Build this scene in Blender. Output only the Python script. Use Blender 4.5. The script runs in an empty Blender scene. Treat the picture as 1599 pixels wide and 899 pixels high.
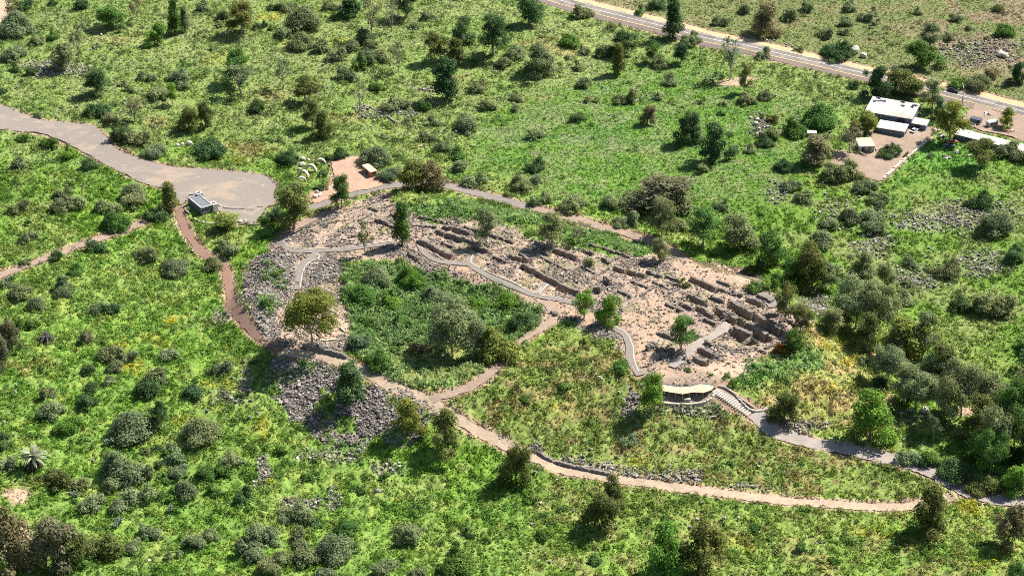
import bpy, math, random
import numpy as np
from mathutils import Vector
from mathutils.geometry import delaunay_2d_cdt

C = bpy.context.scene.collection
R = math.radians
PITCH = R(30.0); CAMH = 400.0; CAMD = CAMH / math.tan(PITCH); F = 3667.0

# ------------------------------------------------------------------ camera, sky, sun, exposure
cam = bpy.data.objects.new('camera', bpy.data.cameras.new('camera')); C.objects.link(cam)
cam.location = (0, -CAMD, CAMH); cam.rotation_euler = (math.pi/2 - PITCH, 0, 0)
cam.data.sensor_width = 36; cam.data.angle = 2*math.atan(799.5/F)
cam.data.clip_start = 5; cam.data.clip_end = 20000
bpy.context.scene.camera = cam

SUN_D = Vector((0.86*math.cos(R(50)), 0.51*math.cos(R(50)), math.sin(R(50)))).normalized()
w = bpy.data.worlds.new('World'); bpy.context.scene.world = w; w.use_nodes = True
nt = w.node_tree; nt.nodes.clear()
sky = nt.nodes.new('ShaderNodeTexSky'); sky.sky_type = 'NISHITA'; sky.sun_disc = False
sky.sun_elevation = R(50); sky.sun_rotation = math.atan2(SUN_D.x, SUN_D.y)
sky.air_density = 1.3; sky.dust_density = 0.6
bg = nt.nodes.new('ShaderNodeBackground'); bg.inputs[1].default_value = 0.06
wo = nt.nodes.new('ShaderNodeOutputWorld')
nt.links.new(sky.outputs[0], bg.inputs[0]); nt.links.new(bg.outputs[0], wo.inputs[0])
sl = bpy.data.lights.new('sun', 'SUN'); sl.energy = 5.0; sl.angle = R(0.5); sl.color = (1.0, 0.95, 0.86)
so = bpy.data.objects.new('sun', sl); C.objects.link(so)
so.rotation_euler = SUN_D.to_track_quat('Z', 'Y').to_euler(); so.location = (200, 200, 400)
vs = bpy.context.scene.view_settings
vs.view_transform = 'Standard'; vs.look = 'None'; vs.exposure = 0.96; vs.gamma = 1; vs.use_curve_mapping = False
bpy.context.scene.cycles.filter_width = 0.95
bpy.context.scene.cycles.max_bounces = 5
bpy.context.scene.cycles.diffuse_bounces = 2
bpy.context.scene.cycles.use_denoising = False

# ------------------------------------------------------------------ helpers: picture point <-> ground point, noise
SP, CP = math.sin(PITCH), math.cos(PITCH)
def project(x, y, z):
    yy = y + CAMD; zz = z - CAMH
    dep = yy*CP - zz*SP
    return 799.5 + F*x/dep, 449.5 - F*(yy*SP + zz*CP)/dep
def plane_pt(px, py, z):
    px = np.asarray(px, float); py = np.asarray(py, float)
    a = (px-799.5)/F; b = (449.5-py)/F
    dy = CP + b*SP; dz = -SP + b*CP
    t = (z-CAMH)/dz
    return a*t, -CAMD + dy*t
_tabs = {}
def vnoise(x, y, s, seed=0):
    """value noise 0..1, wavelength s metres"""
    if seed not in _tabs:
        _tabs[seed] = np.random.RandomState(seed+11).rand(256, 256)
    T = _tabs[seed]
    u = np.asarray(x)/s + 137.3; v = np.asarray(y)/s + 71.9
    iu = np.floor(u).astype(int); iv = np.floor(v).astype(int)
    fu = u-iu; fv = v-iv
    fu = fu*fu*(3-2*fu); fv = fv*fv*(3-2*fv)
    a = T[iu & 255, iv & 255]; b = T[(iu+1) & 255, iv & 255]; c = T[iu & 255, (iv+1) & 255]; d = T[(iu+1) & 255, (iv+1) & 255]
    return (a*(1-fu)+b*fu)*(1-fv) + (c*(1-fu)+d*fu)*fv
def fbm(x, y, s, seed=0, o=3):
    r = 0; amp = 0; k = 1.0
    for i in range(o):
        r = r + k*vnoise(x, y, s/2**i, seed*7+i); amp += k; k *= 0.55
    return r/amp
def sstep(a, b, x):
    t = np.clip((x-a)/(b-a), 0, 1); return t*t*(3-2*t)
def poly_sd(x, y, P):
    """signed distance to a closed polygon, negative inside"""
    x = np.asarray(x, float); y = np.asarray(y, float)
    d = np.full(x.shape, 1e18); ins = np.zeros(x.shape, bool)
    n = len(P)
    for i in range(n):
        ax, ay = P[i]; bx, by = P[(i+1) % n]
        ex, ey = bx-ax, by-ay
        t = np.clip(((x-ax)*ex+(y-ay)*ey)/(ex*ex+ey*ey+1e-9), 0, 1)
        d = np.minimum(d, (x-ax-t*ex)**2+(y-ay-t*ey)**2)
        if abs(ey) > 1e-9:
            c = ((ay > y) != (by > y)) & (x < (bx-ax)*(y-ay)/ey+ax)
            ins ^= c
    d = np.sqrt(d); return np.where(ins, -d, d)
def line_d(x, y, P):
    d = np.full(np.shape(x), 1e18)
    for (ax, ay), (bx, by) in zip(P[:-1], P[1:]):
        ex, ey = bx-ax, by-ay
        t = np.clip(((x-ax)*ex+(y-ay)*ey)/(ex*ex+ey*ey+1e-9), 0, 1)
        d = np.minimum(d, (x-ax-t*ex)**2+(y-ay-t*ey)**2)
    return np.sqrt(d)

# ------------------------------------------------------------------ the lie of the land
MH = 9.0
MOUND_PX = [(437,378),(520,332),(640,302),(800,335),(960,380),(1090,412),(1200,445),(1258,490),(1245,560),(1130,592),(1010,590),(900,575),(760,600),(680,612),(600,590),(500,552),(425,528),(398,460)]
mx, my = plane_pt([p[0] for p in MOUND_PX], [p[1] for p in MOUND_PX], MH)
MOUND = list(zip(mx, my))
hx, hy = plane_pt([545,620,700,770,835,838,790,720,640,580,540], [430,420,435,450,490,510,555,590,590,560,510], MH-3)
HOLLOW = list(zip(hx, hy))
PITS = [(1145,492,9,4),(1125,500,8,4),(1170,527,10,4.5),(1190,512,9,4.5),(1153,535,7,3.5),(1095,560,6,3.5),(1045,552,10,5)]
def _mk_pits():
    o = []
    for (a, b, rx, ry) in PITS:
        X, Y = plane_pt(a, b, MH); o.append((float(X), float(Y), rx/4.4, ry/2.2))
    return o
PITW = _mk_pits()
TRENCH_PX = [((1141,476),(1172,494)),((1121,485),(1149,502)),((1165,510),(1194,529)),((1147,520),(1169,533)),((1187,501),(1216,519)),((1089,482),(1110,496)),((1085,563),(1099,569)),((1092,548),(1109,558)),((697,369),(716,376)),((710,360),(728,367)),((655,378),(704,403)),((815,417),(872,447)),((873,450),(903,460)),((960,420),(1005,432)),((1075,463),(1099,477)),((1167,468),(1189,478)),((800,402),(825,409)),((1079,436),(1116,454)),((865,392),(900,407)),((740,387),(762,395))]
TRENCH = []
for (a_, b_) in TRENCH_PX:
    q_ = plane_pt([a_[0], b_[0]], [a_[1]+2.5, b_[1]+2.5], MH-1); A_ = np.array([q_[0][0], q_[1][0]]); B_ = np.array([q_[0][1], q_[1][1]])
    TRENCH.append((tuple(A_), tuple(B_)))
def H(x, y, dig=True):
    x = np.asarray(x, float); y = np.asarray(y, float)
    h = (vnoise(x, y, 70, 3)-.5)*4.0 + (vnoise(x, y, 28, 4)-.5)*1.3 + (vnoise(x, y, 11, 5)-.5)*0.35
    sd = poly_sd(x, y, MOUND)
    dx = x-8; dy = y+10
    ang = np.arctan2(dy, dx)
    south = np.clip(-np.sin(ang), 0, 1); west = np.clip(-np.cos(ang), 0, 1)
    fall = 20 + 14*south - 6*west*(1-south)
    m = 1-sstep(-3.0, 1.0*fall, sd)
    h = h*(1-.6*m) + MH*m
    hs = poly_sd(x, y, HOLLOW)
    h = h - 3.0*(1-sstep(-7, 3, hs))
    for (X, Y, rx, ry) in PITW:
        q = ((x-X)/rx)**2+((y-Y)/ry)**2
        h = h - 0.6*np.exp(-q)
    for i_, sg in enumerate(TRENCH if dig else []):
        s_ = line_d(x, y, [sg[0], sg[1]]); dp, wd_ = (2.5, 1.9) if i_ < 5 else (1.2, .9)
        h = h - dp*(1-sstep(wd_, wd_+.7, s_))
    # shallow valley on the east side
    vx, vy = (x-150), (y+20)
    h = h - 4.0*np.exp(-(vx/45)**2-((vy)/70)**2)
    return h
def ground(px, py):
    """picture point(s) -> x, y, z on the land"""
    px = np.asarray(px, float); py = np.asarray(py, float)
    z = np.zeros(np.broadcast(px, py).shape) + 4.0
    for i in range(26):
        X, Y = plane_pt(px, py, z)
        z = z + 0.6*(H(X, Y)-z)
    X, Y = plane_pt(px, py, z)
    return X, Y, H(X, Y)
def gp(px, py):
    X, Y, Z = ground([px], [py]); return float(X[0]), float(Y[0]), float(Z[0])
def px_per_m(x, y, z):
    return F/((y+CAMD)*CP-(z-CAMH)*SP)

# ------------------------------------------------------------------ helpers: meshes
def np_mesh(name, V, faces, attr=None, smooth=False):
    """V Nx3; faces: (M,k) int array or list of arrays with different k"""
    if not isinstance(faces, (list, tuple)): faces = [faces]
    faces = [f for f in faces if len(f)]
    me = bpy.data.meshes.new(name)
    V = np.asarray(V, np.float32); me.vertices.add(len(V)); me.vertices.foreach_set('co', V.ravel())
    tot = sum(f.size for f in faces); nf = sum(len(f) for f in faces)
    me.loops.add(tot); me.polygons.add(nf)
    me.loops.foreach_set('vertex_index', np.concatenate([f.ravel() for f in faces]).astype(np.int32))
    st = []; o = 0
    for f in faces:
        k = f.shape[1]; st.append(o+np.arange(len(f))*k); o += f.size
    me.polygons.foreach_set('loop_start', np.concatenate(st).astype(np.int32))
    me.polygons.foreach_set('use_smooth', np.full(nf, smooth, bool))
    if attr is not None:
        for k, a in attr.items():
            a = np.asarray(a, np.float32)
            if a.ndim == 2:
                at = me.color_attributes.new(k, 'FLOAT_COLOR', 'POINT')
                if a.shape[1] == 3: a = np.hstack([a, np.ones((len(a), 1), np.float32)])
                at.data.foreach_set('color', a.ravel())
            else:
                at = me.attributes.new(k, 'FLOAT', 'POINT'); at.data.foreach_set('value', a)
    me.update(); me.validate(); return me
class MB:
    def __init__(s): s.v = []; s.f = []
    def add(s, vs, fs):
        o = len(s.v); s.v += [tuple(v) for v in vs]; s.f += [tuple(i+o for i in f) for f in fs]
    def box(s, c, sz, rz=0, top=1.0, topy=None):
        hx, hy, hz = [q/2 for q in sz]; ty = top if topy is None else topy
        P = [(-hx,-hy,-hz),(hx,-hy,-hz),(hx,hy,-hz),(-hx,hy,-hz),(-hx*top,-hy*ty,hz),(hx*top,-hy*ty,hz),(hx*top,hy*ty,hz),(-hx*top,hy*ty,hz)]
        ca, sa = math.cos(rz), math.sin(rz)
        s.add([(c[0]+x*ca-y*sa, c[1]+x*sa+y*ca, c[2]+z) for x, y, z in P],
              [(3,2,1,0),(4,5,6,7),(0,1,5,4),(1,2,6,5),(2,3,7,6),(3,0,4,7)])
    def tube(s, pts, rad, n=6, cap=True):
        pts = [Vector(p) for p in pts]; rings = []
        for i, p in enumerate(pts):
            d = (pts[min(i+1, len(pts)-1)]-pts[max(i-1, 0)]).normalized()
            a = d.orthogonal().normalized(); b = d.cross(a)
            rings.append([p+(a*math.cos(2*math.pi*k/n)+b*math.sin(2*math.pi*k/n))*rad[i] for k in range(n)])
        fs = []
        for i in range(len(pts)-1):
            for k in range(n):
                fs.append((i*n+k, i*n+(k+1) % n, (i+1)*n+(k+1) % n, (i+1)*n+k))
        if cap: fs += [tuple(range(n))[::-1], tuple((len(pts)-1)*n+k for k in range(n))]
        s.add([v for r in rings for v in r], fs)
    def mesh(s, name, smooth=False):
        me = bpy.data.meshes.new(name); me.from_pydata(s.v, [], s.f)
        if smooth: me.polygons.foreach_set('use_smooth', [True]*len(s.f))
        me.update(); return me
def link(name, me, mat=None, parent=None, loc=None, rz=None):
    o = bpy.data.objects.new(name, me); C.objects.link(o)
    if mat is not None and me is not None and not me.materials: me.materials.append(mat)
    if parent: o.parent = parent
    if loc is not None: o.location = loc
    if rz is not None: o.rotation_euler = (0, 0, rz)
    return o
def empty(name, loc=(0, 0, 0), rz=0):
    return link(name, None, None, None, loc, rz)
def tag(o, label=None, cat=None, group=None, kind=None):
    if label: o['label'] = label
    if cat: o['category'] = cat
    if group: o['group'] = group
    if cat and not kind: o['kind'] = 'thing'
    if kind: o['kind'] = kind
    return o

# ------------------------------------------------------------------ materials
def new_mat(name):
    m = bpy.data.materials.new(name); m.use_nodes = True
    nt = m.node_tree; nt.nodes.clear()
    return m, nt, nt.nodes, nt.links
def noise(N, L, vec, scale, detail=3, rough=.6):
    n = N.new('ShaderNodeTexNoise'); n.inputs['Scale'].default_value = scale; n.inputs['Detail'].default_value = detail
    n.inputs['Roughness'].default_value = rough
    L.new(vec, n.inputs['Vector']); return n
def ramp(N, L, src, a, b, lo, hi):
    r = N.new('ShaderNodeMapRange'); r.inputs[1].default_value = a; r.inputs[2].default_value = b
    r.inputs[3].default_value = lo; r.inputs[4].default_value = hi; L.new(src, r.inputs[0]); return r.outputs[0]
def mult(N, L, col, fac):
    m = N.new('ShaderNodeVectorMath'); m.operation = 'SCALE'; L.new(col, m.inputs[0]); L.new(fac, m.inputs['Scale']); return m.outputs[0]
def mixc(N, L, fac, a, b):
    m = N.new('ShaderNodeMix'); m.data_type = 'RGBA'
    if isinstance(fac, float): m.inputs[0].default_value = fac
    else: L.new(fac, m.inputs[0])
    for i, c in ((6, a), (7, b)):
        if isinstance(c, tuple): m.inputs[i].default_value = (*c, 1)
        else: L.new(c, m.inputs[i])
    return m.outputs[2]
def solid(name, col, rough=.8, var=.25, scale=1.5, col2=None, metal=0, bump=0.0, world=True, speck=None):
    m, nt, N, L = new_mat(name)
    tc = N.new('ShaderNodeNewGeometry') if world else N.new('ShaderNodeTexCoord')
    vec = tc.outputs['Position'] if world else tc.outputs['Object']
    n1 = noise(N, L, vec, scale, 5, .65); n2 = noise(N, L, vec, scale*.17, 3)
    if col2: c = mixc(N, L, ramp(N, L, n2.outputs[0], .38, .62, 0, 1), col, col2)
    else:
        cn = N.new('ShaderNodeRGB'); cn.outputs[0].default_value = (*col, 1); c = cn.outputs[0]
    c = mult(N, L, c, ramp(N, L, n1.outputs[0], .25, .75, 1-var, 1+var))
    if speck:
        n3 = noise(N, L, vec, speck[1], 2, .5)
        c = mixc(N, L, ramp(N, L, n3.outputs[0], .62, .68, 0, speck[2]), c, speck[0])
    p = N.new('ShaderNodeBsdfPrincipled'); p.inputs['Roughness'].default_value = rough; p.inputs['Metallic'].default_value = metal
    L.new(c, p.inputs['Base Color'])
    if bump:
        b = N.new('ShaderNodeBump'); b.inputs['Strength'].default_value = 1; b.inputs['Distance'].default_value = bump
        L.new(n1.outputs[0], b.inputs['Height']); L.new(b.outputs[0], p.inputs['Normal'])
    o = N.new('ShaderNodeOutputMaterial'); L.new(p.outputs[0], o.inputs[0]); return m
def leaf_mat(name, use_attr_col=False, trans=.25, satn=1.0):
    m, nt, N, L = new_mat(name)
    if use_attr_col:
        a = N.new('ShaderNodeAttribute'); a.attribute_name = 'Col'; c = a.outputs[0]
    else:
        oi = N.new('ShaderNodeObjectInfo'); a = N.new('ShaderNodeAttribute'); a.attribute_name = 'v'
        c = mult(N, L, oi.outputs['Color'], a.outputs['Fac'])
        h = N.new('ShaderNodeHueSaturation'); L.new(c, h.inputs['Color'])
        L.new(ramp(N, L, a.outputs['Fac'], .5, 1.5, .51, .49), h.inputs['Hue'])
        c = h.outputs[0]
    d = N.new('ShaderNodeBsdfDiffuse'); t = N.new('ShaderNodeBsdfTranslucent')
    L.new(c, d.inputs[0]); L.new(c, t.inputs[0])
    mx = N.new('ShaderNodeMixShader'); mx.inputs[0].default_value = trans
    L.new(d.outputs[0], mx.inputs[1]); L.new(t.outputs[0], mx.inputs[2])
    o = N.new('ShaderNodeOutputMaterial'); L.new(mx.outputs[0], o.inputs[0]); return m
M = {}
M['leaf'] = leaf_mat('leaves', trans=.4)
M['weed'] = leaf_mat('weeds', True, .4)
M['bark'] = solid('bark', (.16,.13,.10), .9, .3, 3, world=False)
M['pale_bark'] = solid('pale_bark', (.36,.31,.25), .9, .3, 2, world=False)
M['tan'] = solid('tan_dirt', (.40,.305,.21), .95, .25, 1.2, (.32,.245,.175), speck=((.5,.42,.33), 2.5, .5))
M['pinkdirt'] = solid('pink_dirt', (.30,.215,.16), .95, .22, 1.0, (.245,.18,.135), speck=((.38,.30,.23), 2.2, .5))
M['orangedirt'] = solid('orange_dirt', (.44,.27,.18), .95, .2, 1.0, (.34,.225,.165), speck=((.5,.36,.26), 2.2, .5))
M['brown'] = solid('brown_dirt', (.215,.125,.088), .95, .2, 1.2, (.19,.115,.085), speck=((.3,.2,.15), 2.0, .4))
M['greypath'] = solid('grey_path', (.215,.185,.162), .9, .15, 2.0, (.19,.165,.145), speck=((.3,.25,.2), 2.0, .4))
M['rosepath'] = solid('rose_grey_path', (.31,.265,.235), .9, .15, 1.5, (.26,.22,.195), speck=((.42,.37,.32), 1.8, .4))
M['asphalt'] = solid('asphalt', (.235,.20,.172), .9, .14, 1.4, (.14,.12,.108))
M['shoulder'] = solid('tan_shoulder', (.54,.37,.20), .95, .15, 1.0, (.46,.33,.19))
M['nearshoulder'] = solid('grey_shoulder', (.145,.115,.10), .95, .2, 1.0, (.18,.14,.12))
M['white'] = solid('white_paint', (.75,.74,.72), .6, .08, 2)
M['yellow'] = solid('yellow_paint', (.6,.4,.16), .7, .1, 2)
M['kerb'] = solid('pale_kerb', (.5,.44,.37), .8, .18, 2)
M['steel'] = solid('steel', (.3,.3,.3), .5, .1, 2, metal=.6)
M['rock'] = solid('basalt', (.17,.155,.15), .9, .35, 1.3, (.23,.20,.18), bump=.05)
M['wallrock'] = solid('ruin_stone', (.22,.178,.145), .9, .35, 1.6, (.16,.135,.118), bump=.06)
M['palerock'] = solid('pale_stone', (.52,.47,.38), .9, .2, 1.4, bump=.05)
# car park: grey grit with worn tan patches
def lot_mat():
    m, nt, N, L = new_mat('car_park_grit')
    g = N.new('ShaderNodeNewGeometry'); mp = N.new('ShaderNodeMapping'); L.new(g.outputs['Position'], mp.inputs[0])
    mp.inputs['Scale'].default_value = (.6, 1, 1)
    n1 = noise(N, L, mp.outputs[0], .085, 4, .6); n2 = noise(N, L, g.outputs['Position'], 1.6, 4); n3 = noise(N, L, mp.outputs[0], .35, 3)
    c = mixc(N, L, ramp(N, L, n1.outputs[0], .53, .64, 0, .8), (.222,.188,.162), (.33,.25,.185))
    c = mixc(N, L, ramp(N, L, n3.outputs[0], .60, .70, 0, .5), c, (.42,.34,.26))
    c = mult(N, L, c, ramp(N, L, n2.outputs[0], .25, .75, .85, 1.15))
    p = N.new('ShaderNodeBsdfPrincipled'); p.inputs['Roughness'].default_value = .95; L.new(c, p.inputs['Base Color'])
    o = N.new('ShaderNodeOutputMaterial'); L.new(p.outputs[0], o.inputs[0]); return m
M['lot'] = lot_mat()
def ground_mat():
    m, nt, N, L = new_mat('meadow_and_soil')
    a = N.new('ShaderNodeAttribute'); a.attribute_name = 'Col'
    g = N.new('ShaderNodeNewGeometry'); v = g.outputs['Position']
    n1 = noise(N, L, v, .9, 4, .65); n2 = noise(N, L, v, 3.2, 3, .6)
    so = N.new('ShaderNodeAttribute'); so.attribute_name = 'soil'
    c = a.outputs[0]
    c = mult(N, L, c, ramp(N, L, n1.outputs[0], .28, .72, .72, 1.28))
    c = mult(N, L, c, ramp(N, L, n2.outputs[0], .28, .72, .7, 1.3))
    # dry soil shows pale grit between darker stones
    vo = N.new('ShaderNodeTexVoronoi'); vo.inputs['Scale'].default_value = .95; L.new(v, vo.inputs['Vector'])
    k = ramp(N, L, vo.outputs['Distance'], .12, .5, .62, 1.25)
    mx = N.new('ShaderNodeMix'); mx.data_type = 'FLOAT'; L.new(so.outputs['Fac'], mx.inputs[0]); mx.inputs[2].default_value = 1; L.new(k, mx.inputs[3])
    c = mult(N, L, c, mx.outputs[0])
    p = N.new('ShaderNodeBsdfPrincipled'); p.inputs['Roughness'].default_value = .95; p.inputs['Specular IOR Level'].default_value = .15
    L.new(c, p.inputs['Base Color'])
    b = N.new('ShaderNodeBump'); b.inputs['Distance'].default_value = .12; L.new(n2.outputs[0], b.inputs['Height']); L.new(b.outputs[0], p.inputs['Normal'])
    o = N.new('ShaderNodeOutputMaterial'); L.new(p.outputs[0], o.inputs[0]); return m
M['ground'] = ground_mat()
def stone_mat():
    m, nt, N, L = new_mat('loose_stone')
    a = N.new('ShaderNodeAttribute'); a.attribute_name = 'Col'
    d = N.new('ShaderNodeBsdfPrincipled'); d.inputs['Roughness'].default_value = .9; L.new(a.outputs[0], d.inputs['Base Color'])
    o = N.new('ShaderNodeOutputMaterial'); L.new(d.outputs[0], o.inputs[0]); return m
M['stone'] = stone_mat()

# ------------------------------------------------------------------ paths and roads, traced on the ground (picture points -> land)
ROAD = [(780,-26),(860,-3),(923,14),(1000,33),(1095,58),(1150,68.5),(1200,80),(1275,97.5),(1350,115),(1415,130),(1477,144),(1533,158),(1599,175),(1680,198),(1800,232)]
def wline(pts):
    X, Y, Z = ground([p[0] for p in pts], [p[1] for p in pts]); return list(zip(X.tolist(), Y.tolist()))
def smooth_line(P, step=.8):
    P = [np.array(p) for p in P]; out = []
    for i in range(len(P)-1):
        p0 = P[max(i-1, 0)]; p1 = P[i]; p2 = P[i+1]; p3 = P[min(i+2, len(P)-1)]
        n = max(2, int(np.linalg.norm(p2-p1)/step))
        for k in range(n):
            t = k/n
            out.append(.5*((2*p1)+(-p0+p2)*t+(2*p0-5*p1+4*p2-p3)*t*t+(-p0+3*p1-3*p2+p3)*t**3))
    out.append(P[-1]); return np.array(out)
PATHS = [  # name, material, width m, picture points
 ('brown_path','brown',3.4,[(279,322),(284,345),(300,375),(322,399),(346,412),(355,430),(358,455),(365,480),(385,505),(410,528),(442,547)]),
 ('dirt_path','tan',4.0,[(442,547),(480,554),(530,563),(575,581),(610,602),(650,618),(692,641),(735,666),(780,690),(806,704),(835,716),(870,731),(920,742),(960,748),(1040,758),(1150,773),(1280,786),(1390,792),(1425,789),(1480,778)]),
 ('loop_path','pinkdirt',3.4,[(672,624),(710,613),(750,594),(788,560),(812,533),(842,514),(862,500),(862,484),(850,470)]),
 ('rim_path','greypath',4.2,[(470,330),(520,312),(560,301),(620,289),(690,289),(725,297),(760,306),(830,325)]),
 ('rim_track','pinkdirt',4.4,[(830,325),(900,343),(960,360),(1020,378),(1060,400),(1095,414),(1150,428),(1182,438)]),
 ('farm_track','pinkdirt',3.8,[(-30,440),(0,430),(60,408),(120,385),(180,365),(225,347),(272,322)]),
 ('mound_path','pinkdirt',3.2,[(432,388),(455,362),(490,342),(530,327)]),
 ('paved_path','greypath',2.4,[(737,398),(734,412),(757,428),(795,445),(835,461),(870,467),(902,475)]),
 ('paved_branch','greypath',2.8,[(838,460),(846,450),(858,442)]),
 ('paved_path','greypath',2.2,[(455,364),(440,378),(449,388),(520,391),(560,387),(615,380)]),
 ('paved_path','greypath',2.6,[(494,392),(490,400),(474,412),(466,430),(462,452)]),
 ('paved_path','greypath',2.2,[(652,377),(664,396),(690,409),(735,413)]),
 ('paved_path','greypath',2.8,[(925,503),(955,511),(977,523),(984,543),(984,562),(1000,586)]),
 ('paved_ramp','greypath',4.2,[(1186,458),(1203,470),(1210,480)]),
 ('paved_ramp','rosepath',3.2,[(1140,512),(1118,522),(1090,536),(1070,556),(1048,573)]),
 ('grey_path','rosepath',5.4,[(1178,645),(1212,674),(1260,690),(1330,704),(1400,720),(1455,738),(1495,760),(1530,775),(1600,786),(1660,795)]),
 ('entry_path','tan',4.5,[(-10,40),(6,22),(3,6),(-8,-10)]),
]
AREAS = [  # name, material, outline in picture points
 ('car_park','lot',[(-15,158),(15,170),(60,187),(100,191),(145,197),(165,215),(180,232),(225,251),(280,262),(350,267),(410,274),(432,289),(427,303),(430,318),(412,327),(402,346),(372,351),(348,341),(338,322),(302,303),(287,318),(276,320),(270,299),(235,290),(200,275),(160,255),(110,228),(70,210),(30,206),(-15,196)]),
 ('picnic_yard','orangedirt',[(515,251),(535,245),(562,247),(583,262),(598,286),(575,296),(545,302),(520,310),(494,318),(478,312),(492,298),(515,292),(521,272)]),
 ('farm_yard','pinkdirt',[(1358,206),(1404,212),(1424,200),(1455,200),(1452,214),(1438,226),(1418,244),(1400,262),(1377,283),(1345,276),(1302,262),(1308,236),(1340,242),(1368,238),(1362,222)]),
 ('farm_yard','pinkdirt',[(1502,190),(1524,164),(1560,176),(1620,190),(1640,232),(1570,212),(1530,204)]),
]
for n in PATHS: pass
PW = [(n, m, wd, smooth_line(wline(p))) for n, m, wd, p in PATHS]
ROADW = smooth_line(wline(ROAD), 2.0)
AW = [(n, m, wline(p)) for n, m, p in AREAS]

# ------------------------------------------------------------------ the ground: one sheet, fine where seen, coarse out to the horizon
def axis(a, b, step, far):
    core = np.arange(a, b+step*.5, step); g = []; s = step; p = 0
    while p < far: s *= 1.28; p += s; g.append(p)
    return np.concatenate([a-np.array(g)[::-1], core, b+np.array(g)])
gx = axis(-246, 246, .5, 7000); gy = axis(-184, 270, .5, 7000)
NX, NY = len(gx), len(gy)
XX, YY = np.meshgrid(gx, gy); X1 = XX.ravel(); Y1 = YY.ravel()
Z1 = H(X1, Y1)
PXv, PYv = project(X1, Y1, Z1)
view = (PXv > -150) & (PXv < 1750) & (PYv > -75) & (PYv < 985) & (Y1 > -200) & (Y1 < 400)
idx = np.nonzero(view)[0]
x, y, z = X1[idx], Y1[idx], Z1[idx]
px = PXv[idx] + (fbm(x, y, 9, 21)-.5)*34 + (vnoise(x, y, 1.6, 33)-.5)*7
py = PYv[idx] + (fbm(x, y, 9, 22)-.5)*20 + (vnoise(x, y, 1.6, 34)-.5)*4
rw = np.full(x.shape, 1e9)   # distance outside any road or path edge
for n, m, wd, P in PW:
    q = [tuple(p) for p in P[::4]]+[tuple(P[-1])]
    bx0, by0 = P.min(0)-8; bx1, by1 = P.max(0)+8
    s = np.nonzero((x > bx0) & (x < bx1) & (y > by0) & (y < by1))[0]
    if len(s): rw[s] = np.minimum(rw[s], line_d(x[s], y[s], q)-wd/2)
q = [tuple(p) for p in ROADW[::6]]+[tuple(ROADW[-1])]
s = np.nonzero(y > 60)[0]; rw[s] = np.minimum(rw[s], line_d(x[s], y[s], q)-7.4)
for n, m, P in AW:
    P2 = np.array(P); s = np.nonzero((x > P2[:, 0].min()-8) & (x < P2[:, 0].max()+8) & (y > P2[:, 1].min()-8) & (y < P2[:, 1].max()+8))[0]
    if len(s): rw[s] = np.minimum(rw[s], poly_sd(x[s], y[s], P))
G_ = 1.0
col = np.zeros((len(x), 3)); soil = np.zeros(len(x)); lush = np.ones(len(x)); rubble = np.zeros(len(x)); reed = np.zeros(len(x)); yf = np.zeros(len(x)); wf = np.zeros(len(x))
def lay(mask, c):
    mk = np.clip(mask, 0, 1)[:, None]; col[:] = col*(1-mk)+np.array(c)*mk
def pm(P, soft=8): return 1-sstep(-soft, soft, poly_sd(px, py, P))
def em(cx, cy, rx, ry, soft=.35):
    d = np.sqrt(((px-cx)/rx)**2+((py-cy)/ry)**2); return 1-sstep(1-soft, 1+soft, d)
n40 = fbm(x, y, 40, 41); n12 = fbm(x, y, 12, 42); n5 = fbm(x, y, 5, 43)
GR = np.array
col[:] = (.080,.150,.020)
lay(sstep(.45, .62, n40), (.098,.150,.030))
lay(sstep(.5, .66, n12)*.75, (.130,.170,.045))
lay(sstep(.52, .64, fbm(x, y, 16, 44))*.5, (.055,.115,.018))
# paler, flowery meadow towards the top
top = 1-sstep(120, 330, py); topm = top*(px < 1050)
lay(top*.55, (.115,.150,.050))
wf += topm*1.0*sstep(.42, .62, n12)+topm*.9*sstep(.55,.66,n5) + pm([(740,140),(1000,160),(980,330),(760,320),(700,230)], 30)*.5*sstep(.5, .6, n12)
# smooth rich green field
fld = pm([(760,170),(900,130),(1060,100),(1240,150),(1300,260),(1180,330),(1000,330),(860,300),(740,250)], 30)
lay(fld*.75, (.078,.160,.024)); lush *= 1-.4*fld
lay(fld*sstep(.5, .6, n12)*.6, (.120,.165,.050)); lay(fld*sstep(.5, .62, fbm(x*.6+y*.5, y*1.4, 7, 47))*.55, (.055,.120,.026)); lay(fld*sstep(.56, .66, n5)*.4, (.16,.175,.085))
# beyond the road: dry olive pasture
far = pm([(700,-80),(860,-10),(1090,48),(1350,104),(1480,135),(1720,195),(1720,-90)], 4)
lay(far*.9, (.105,.130,.045)); lay(far*sstep(.5, .64, n12)*.5, (.165,.145,.075)); lay(far*pm([(1440,60),(1480,0),(1700,-40),(1700,110),(1560,110)], 20)*.5*sstep(.4, .55, n12), (.17,.125,.085)); lush *= 1-.45*far
# right-hand meadow
rm = pm([(1180,260),(1700,230),(1700,620),(1500,520),(1300,420),(1150,330)], 25)
lay(rm*.4, (.085,.150,.026)); lay(rm*sstep(.48, .62, n12)*.5, (.125,.155,.050)); lush *= 1-.35*rm
lay(pm([(1420,225),(1490,225),(1560,265),(1400,290),(1390,270)], 8)*.8, (.065,.160,.024))
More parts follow.
